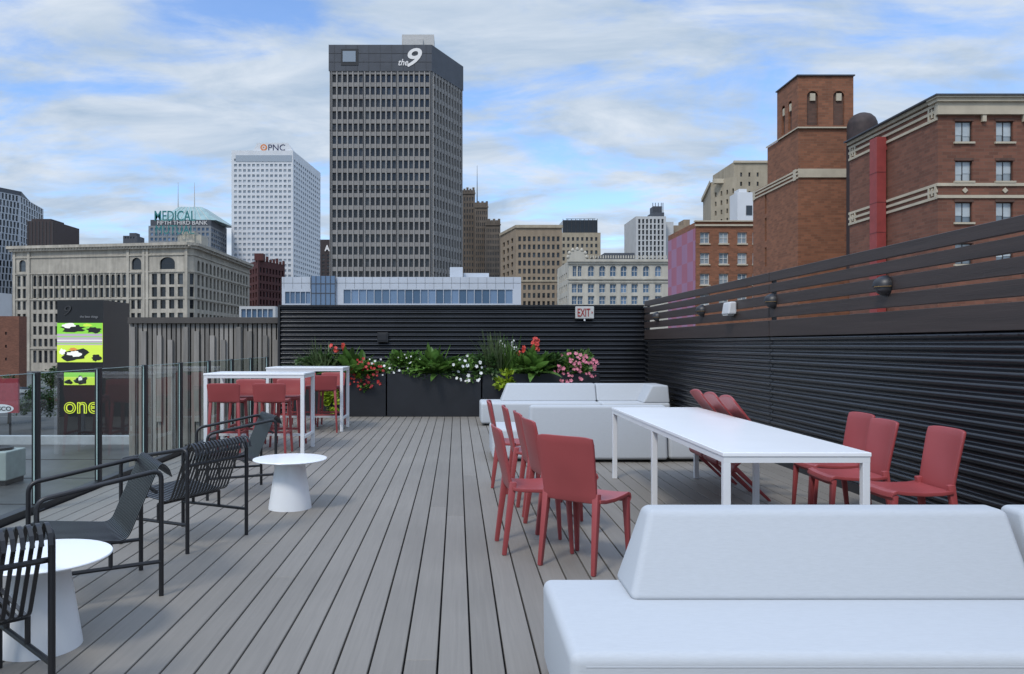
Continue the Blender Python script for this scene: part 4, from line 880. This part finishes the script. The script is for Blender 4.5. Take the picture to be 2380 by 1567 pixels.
def armchair():
    t=thing('slatted_armchair','x','chair'); w=.315
    for s in (-1,1):
        m=MB(); m.tube(fillet([(s*w,-.33,0),(s*w,-.33,.75),(s*w,.33,.635),(s*w,.33,0)],.06),.0145,10); m.build('side_frame',blackm,t,smooth=True)
        m=MB(); m.tube([(s*w,-.33,.205),(s*w,.33,.205)],.0125,8); m.build('stretcher',blackm,t,smooth=True)
    m=MB(); m.tube([(-w,-.05,.33),(w,-.05,.33)],.0125,8); m.tube([(-w,-.05,.205),(-w,-.05,.33)],.0125,8); m.tube([(w,-.05,.205),(w,-.05,.33)],.0125,8); m.tube([(-w,.22,.34),(w,.22,.34)],.0125,8); m.tube([(-w,-.30,.62),(w,-.30,.62)],.0125,8)
    for s in (-1,1): m.tube([(s*w,.22,.205),(s*w,.22,.34)],.0125,8)
    m.build('cross_bar',blackm,t,smooth=True)
    prof=[Vector((0,-.395,.70))]+fillet([(0,-.38,.745),(0,-.335,.805),(0,-.14,.345),(0,.31,.405),(0,.365,.34)],.055,6)
    m=MB(); N=18
    for k in range(N):
        x=-.29+.58*k/(N-1); hw=.0085
        vs=[]
        for i,p in enumerate(prof):
            d=(prof[min(i+1,len(prof)-1)]-prof[max(i-1,0)]).normalized(); nn=Vector((0,-d.z,d.y))*.003
            for sx,sn in ((-1,1),(1,1),(1,-1),(-1,-1)): vs.append((x+sx*hw,p.y+nn.y*sn,p.z+nn.z*sn))
        fs=[(i*4+k2,i*4+(k2+1)%4,i*4+4+(k2+1)%4,i*4+4+k2) for i in range(len(prof)-1) for k2 in range(4)]
        fs+= [(3,2,1,0),tuple(len(vs)-4+k2 for k2 in range(4))]; m.add(vs,fs)
    m.build('slatted_seat',M('black_slat_paint',(.016,.016,.018),.33,.1,spec=.6),t)
    return t
ac=armchair(); G='black slatted armchairs'
for i,(x,y,fx,fy,lab) in enumerate(((-2.21,4.84,-.85,-.53,'black slatted armchair seen side-on behind the foreground side table'),(-2.09,6.12,-.9,.43,'black slatted armchair with its back turned, second in the row'),(-2.24,8.06,-.89,-.45,'farthest black slatted armchair, behind the mid-terrace side table'),(-2.10,3.23,-.72,.69,'black slatted armchair cut off by the lower left corner'))):
    if i==0: ac.location=(x,y,0); ac.rotation_euler=(0,0,facing(fx,fy)); ac['label']=lab; ac['group']=G
    else: dup(ac,(x,y,0),facing(fx,fy),lab,G)
def pad(parent,name,b,t_,z0,z1,bev=.035,mt=None):
    m=MB(); m.wedge(b,t_,z0,z1); return m.build(name,mt or fabric,parent,smooth=True,bevel=bev,seg=6)
def plinth(t,x0,x1,y0,y1): m=MB(); m.box(x0,x1,y0,y1,0,.036); m.build('plinth',blackm,t)
t=thing('sofa','large pale grey sofa in the right foreground with sloped backrest','sofa',(2,3.2,0))
plinth(t,.5,3.5,2.85,3.6)
o=pad(t,'seat',(.40,2.465,2.77,3.68),(.395,2.465,2.77,3.68),.036,.42,.04)
m=MB(); m.tube([(.45,2.772,.375),(2.44,2.772,.375)],.004,6); m.build('piping',fabric_shaded,o)
o=pad(t,'seat',(2.475,3.6,2.0,3.68),(2.475,3.6,2.0,3.68),.036,.42,.04)
pad(t,'backrest',(.73,2.46,3.35,3.69),(.85,2.44,3.52,3.67),.415,.765,.03,fabric_shaded)
pad(t,'backrest',(2.475,3.6,3.35,3.69),(2.495,3.58,3.52,3.67),.415,.765,.03,fabric_shaded)
t=thing('sofa','pale grey sofa with its back to the camera behind the dining table','sofa',(1.8,10.6,0))
plinth(t,.55,3.1,10.2,11.0)
pad(t,'seat',(.45,2.68,10.13,11.1),(.45,2.68,10.13,11.1),.036,.42,.045); pad(t,'seat',(2.69,3.3,10.10,11.1),(2.69,3.3,10.10,11.1),.036,.42,.045)
pad(t,'backrest',(.90,2.675,10.06,10.45),(.93,2.66,10.1,10.27),.036,.72,.04,fabric_shaded)
t=thing('sofa','pale grey corner sofa at the far end against the black walls','sofa',(2.2,15.1,0))
plinth(t,.55,3.8,14.7,15.5)
pad(t,'seat',(.44,2.66,14.6,15.62),(.44,2.66,14.6,15.62),.036,.42,.045); pad(t,'seat',(2.67,3.92,14.6,15.62),(2.67,3.92,14.6,15.62),.036,.42,.045)
pad(t,'backrest',(.84,2.662,15.15,15.61),(.97,2.66,15.32,15.58),.415,.74,.03,fabric_shaded); pad(t,'backrest',(2.668,3.92,15.15,15.61),(2.67,3.9,15.32,15.58),.415,.738,.03,fabric_shaded)
pad(t,'backrest',(3.42,3.915,14.62,15.3),(3.6,3.895,14.66,15.4),.417,.739,.03,fabric_shaded)
# ------------------------------------------------------------------ planters and plants
for x0,x1,lab in ((-3.42,-1.47,'charcoal planter behind the farther bar table'),(-1.445,.50,'charcoal planter in the middle of the back wall'),(.525,2.95,'charcoal planter behind the corner sofa')):
    t=thing('planter',lab,'planter',((x0+x1)/2,16.75,0),'charcoal planters along the back wall')
    m=MB(); m.box(x0,x1,16.45,16.5,0,.89); m.box(x0,x1,17.0,17.04,0,.89); m.box(x0,x0+.04,16.501,16.999,0,.89); m.box(x1-.04,x1,16.501,16.999,0,.89); m.build('body',darkplant,t,bevel=.006,seg=1)
    m=MB(); m.box(x0+.045,x1-.045,16.51,16.99,.7,.84); m.build('soil',soil,t)
rnd=random.uniform
def blade(mb,base,az,L,w,lift,droop,seg=5):
    d=Vector((math.cos(az),math.sin(az),0)); sd=Vector((-d.y,d.x,0)); pts=[]
    for i in range(seg+1):
        t=i/seg; c=Vector(base)+d*(L*t*math.cos(lift)*(1))+Vector((0,0,L*t*math.sin(lift)-droop*L*t*t)); ww=w*math.sin(math.pi*min(.999,(.12+.88*t)))**.7*.5
        if t==1: ww=.002
        c.y=min(c.y,17.03)
        pts+=[c-sd*ww+Vector((0,0,ww*.35)),c,c+sd*ww+Vector((0,0,ww*.35))]
    fs=[]
    for i in range(seg): a=i*3; fs+=[(a,a+1,a+4,a+3),(a+1,a+2,a+5,a+4)]
    mb.add(pts,fs)
def bush(mb,c,r,n,s):
    cl=[Vector((rnd(-.75,.75),rnd(-.7,.7),rnd(-.7,.8))) for _ in range(14)]
    for _ in range(n):
        d=random.choice(cl)+Vector((random.gauss(0,1),random.gauss(0,1),random.gauss(0,1))).normalized()*random.random()**.5*.42
        p=Vector((c[0]+d.x*r[0],c[1]+d.y*r[1],c[2]+d.z*r[2])); a=(d+Vector((rnd(-.8,.8),rnd(-.8,.1),rnd(-.5,.8)))).normalized(); q=a.cross(Vector((rnd(-.4,.4),rnd(-1,0),rnd(.1,1)))).normalized(); k=s*rnd(.6,1.3)
        mb.add([p-a*k*.5,p-q*k*.28+a*k*.05,p+a*k*.6,p+q*k*.28+a*k*.05],[(0,1,2,3)])
def bloom(mb,p,r,pet=5):
    p=Vector(p); ax=Vector((rnd(-.6,.6),-1,rnd(-.1,.9))).normalized(); u=ax.cross(Vector((0,0,1))).normalized(); v=ax.cross(u); o=rnd(0,6)
    for k in range(pet):
        a=o+k*2*math.pi/pet; e=u*math.cos(a)+v*math.sin(a); f=u*math.cos(a+1.57)+v*math.sin(a+1.57)
        mb.add([p,p+e*r*.6-f*r*.42+ax*r*.2,p+e*r+ax*r*.15,p+e*r*.6+f*r*.42+ax*r*.2],[(0,1,2,3)])
def plant(name,label,u,Y=16.75):
    t=thing(name,label,'plant',(PX(u,Y),Y,.84)); return t,PX(u,Y),Y
def flowering(label,u,v,rx,rz,leaf,col,nl,nf,ls,fs,Y=16.6,ry=.25,name='flowering_plant'):
    t,x,Y=plant(name,label,u,Y); z=PZ(v,Y)
    m=MB(); bush(m,(x,Y,z),(rx,ry,rz),nl,ls); m.build('foliage',leaf,t,recalc=False)
    if nf:
        m=MB()
        for _ in range(nf):
            a=rnd(0,6.28); rr=random.random()**.5; bloom(m,(x+math.cos(a)*rx*rr*1.02,Y-ry*rnd(.5,1.15),z+math.sin(a)*rz*rr*1.02),fs*rnd(.55,1.2))
        m.build('flowers',col,t,recalc=False)
def grassy(label,u,L,n,w,mt,Y=16.66,lift=(.9,1.5),name='ornamental_grass',droop=.35):
    t,x,Y=plant(name,label,u,Y); m=MB()
    for _ in range(n): blade(m,(x+rnd(-.14,.14),Y+rnd(-.08,.08),.82),rnd(math.pi*.95,math.pi*2.05) if random.random()<.75 else rnd(0,6.28),L*rnd(.6,1.1),w*rnd(.7,1.3),rnd(*lift),rnd(.05,droop))
    m.build('foliage',mt,t,recalc=False); return t,x,Y
def canna(label,u,L,n,mt,fcol,fpos,w=.15):
    t,x,Y=grassy(label,u,L,n,w,mt,lift=(.35,1.4),name='broad_leaved_plant',droop=.5)
    for (uu,vv,k,sp) in fpos:
        m=MB()
        for _ in range(k): bloom(m,(PX(uu,Y)+rnd(-sp,sp)*.5,Y-.1+rnd(-.06,.06),PZ(vv,Y)+rnd(-sp,sp)),.045)
        m.build('flower_head',fcol,t,recalc=False)
        m=MB(); m.tube([(x,Y,.82),(PX(uu,Y),Y-.08,PZ(vv,Y))],.008,5); m.build('stem',leafm[0],t)
grassy('spiky green grass plant at the left end of the planters',745,.9,210,.026,leafm[3],lift=(.4,1.45))
canna('broad leaved plant with scattered red blooms above the left planter',818,.84,64,leafm[0],fl['orange'],[(783,812,4,.045),(800,806,5,.05),(772,806,2,.03)],.17)
flowering('cascade of small deep red flowers beside the farther bar table',850,870,.40,.34,leafm[0],fl['red'],700,70,.10,.034)
flowering('lime green trailing vine hanging down the left planter',768,922,.2,.36,leafm[2],None,230,0,.12,.03,Y=16.38,ry=.06,name='trailing_vine')
flowering('lime green vine tuft behind the red flowers',822,862,.18,.18,leafm[2],None,140,0,.11,.03,Y=16.55,name='trailing_vine')
flowering('soft green filler with tiny white flowers left of centre',920,846,.58,.26,leafm[0],fl['white'],1050,18,.09,.026)
canna('broad leaved green clump without flowers in the middle planter',1012,.80,80,leafm[0],None,(),.17)
flowering('dark fine leaved filler under the middle leafy clump',1020,856,.6,.2,leafm[1],None,780,0,.08,.03)
flowering('white flowers spilling over the middle planter rim',1086,858,.32,.3,leafm[0],fl['white'],560,20,.085,.038,Y=16.5)
flowering('dark trailing foliage over the joint of two planters',1130,852,.34,.28,leafm[1],None,680,0,.09,.03,Y=16.5,name='trailing_vine')
grassy('tall fine grass behind the white flowers',1150,1.0,210,.019,leafm[3],lift=(1.0,1.55),droop=.2)
t,x,Y=grassy('airy plant with tall white flower spikes beside the scarlet canna',1180,.9,60,.03,leafm[0],lift=(1.1,1.55),droop=.1,name='flowering_plant')
for k in range(7):
    m=MB(); xx=x+rnd(-.2,.2); zz=rnd(1.4,1.62); yy=Y+rnd(-.1,.05); m.tube([(x+(xx-x)*.4,yy,.84),(xx,yy,zz)],.005,4); m.build('stem',leafm[0],t)
    m=MB()
    for q in range(6): bloom(m,(xx+rnd(-.025,.025),yy,zz-q*.035),.026)
    m.build('flower_head',fl['white'],t,recalc=False)
canna('tall broad leaved plant with scarlet flower head on top',1238,.88,82,leafm[0],fl['orange'],[(1243,800,26,.12),(1215,812,5,.05),(1205,822,4,.04)],.18)
flowering('lime green vine tumbling over the right planter rim',1178,884,.24,.22,leafm[2],None,210,0,.13,.03,Y=16.42,ry=.08,name='trailing_vine')
flowering('dark feathery filler between the scarlet and pink flowers',1280,850,.32,.28,leafm[1],None,700,0,.085,.03)
flowering('rounded bush of pink flowers at the right end of the planters',1336,856,.46,.37,leafm[0],fl['pink'],860,80,.09,.043)
flowering('low dark foliage at the base of the left planter grass',745,842,.52,.22,leafm[1],None,760,0,.09,.03)
flowering('low green foliage below the scarlet flower plant',1232,854,.36,.24,leafm[0],None,600,0,.09,.03)
# ------------------------------------------------------------------ light, sky, camera
el,rot=R(50),R(212)
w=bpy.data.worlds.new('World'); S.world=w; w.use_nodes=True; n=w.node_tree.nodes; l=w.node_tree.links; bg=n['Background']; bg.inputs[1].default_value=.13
sky=n.new('ShaderNodeTexSky'); sky.sky_type='NISHITA'; sky.sun_disc=False; sky.sun_elevation=el; sky.sun_rotation=rot; sky.air_density=1.0; sky.dust_density=.6
tc=n.new('ShaderNodeTexCoord'); sp=n.new('ShaderNodeSeparateXYZ'); l.new(tc.outputs['Generated'],sp.inputs[0])
def math_(op,a,b=None):
    x=n.new('ShaderNodeMath'); x.operation=op
    for i,v in enumerate((a,b)):
        if v is None: continue
        if isinstance(v,(int,float)): x.inputs[i].default_value=v
        else: l.new(v,x.inputs[i])
    return x.outputs[0]
def mr(v,a,b,c,d,smooth=True):
    x=n.new('ShaderNodeMapRange'); x.interpolation_type='SMOOTHSTEP' if smooth else 'LINEAR'
    for i,q in enumerate((a,b,c,d)): x.inputs[i+1].default_value=q
    l.new(v,x.inputs[0]); return x.outputs[0]
def blend(fac,a,b,mode='MIX'):
    x=n.new('ShaderNodeMix'); x.data_type='RGBA'; x.blend_type=mode
    for i,v in ((0,fac),(6,a),(7,b)):
        if isinstance(v,tuple): x.inputs[i].default_value=(*v,1)
        elif isinstance(v,(int,float)): x.inputs[i].default_value=v
        else: l.new(v,x.inputs[i])
    return x.outputs[2]
den=math_('ADD',math_('MAXIMUM',sp.outputs[2],0.),.17)
cb=n.new('ShaderNodeCombineXYZ'); l.new(math_('DIVIDE',sp.outputs[0],den),cb.inputs[0]); l.new(math_('DIVIDE',sp.outputs[1],den),cb.inputs[1])
def noise(scale,detail,rough,dist,rotz,loc,stretch):
    mp=n.new('ShaderNodeMapping'); mp.inputs['Rotation'].default_value=(0,0,rotz); mp.inputs['Location'].default_value=loc; mp.inputs['Scale'].default_value=stretch; l.new(cb.outputs[0],mp.inputs[0])
    x=n.new('ShaderNodeTexNoise'); x.inputs['Scale'].default_value=scale; x.inputs['Detail'].default_value=detail; x.inputs['Roughness'].default_value=rough; x.inputs['Distortion'].default_value=dist; l.new(mp.outputs[0],x.inputs['Vector']); return x.outputs[0]
n1=noise(1.45,11,.57,.5,.55,(1.3,4.2,0),(1,1.5,1)); n2=noise(4.,9,.62,.5,.3,(0,0,3),(1,1.6,1))
cov=math_('ADD',math_('MULTIPLY',n1,.76),math_('MULTIPLY',n2,.24))
fac=mr(cov,.375,.55,.10,1)
n3=noise(2.4,9,.58,.5,.35,(7,2,1),(1,1.6,1))
cl=blend(mr(n3,.34,.66,0,1,False),(3.3,4.25,5.5),(5.5,6.1,6.9))
bl=blend(1.,sky.outputs[0],(1.15,1.42,1.8),'MULTIPLY')
cm=blend(fac,bl,cl)
zen=mr(sp.outputs[2],.42,.85,1.,2.2)  # overhead sky, above the view, brightened to add light to the scene
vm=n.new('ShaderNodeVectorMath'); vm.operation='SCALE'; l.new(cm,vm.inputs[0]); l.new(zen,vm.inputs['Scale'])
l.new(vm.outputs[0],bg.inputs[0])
sd=bpy.data.lights.new('sun','SUN'); sd.energy=1.95; sd.angle=R(12); sd.color=(1,.95,.87); so=bpy.data.objects.new('sun',sd); C.objects.link(so)
dirv=Vector((math.sin(rot)*math.cos(el),math.cos(rot)*math.cos(el),math.sin(el))); so.rotation_euler=dirv.to_track_quat('Z','Y').to_euler()
cd=bpy.data.cameras.new('camera'); co=bpy.data.objects.new('camera',cd); C.objects.link(co); co.location=(0,0,HC); co.rotation_euler=(R(90),0,0)
cd.sensor_width=36; cd.lens=36*F/2380; cd.shift_x=(1190-UC)/2380; cd.shift_y=(VH-783.5)/2380; cd.clip_end=8000; cd.clip_start=.05
S.camera=co
S.view_settings.view_transform='Standard'; S.view_settings.look='None'; S.view_settings.exposure=0
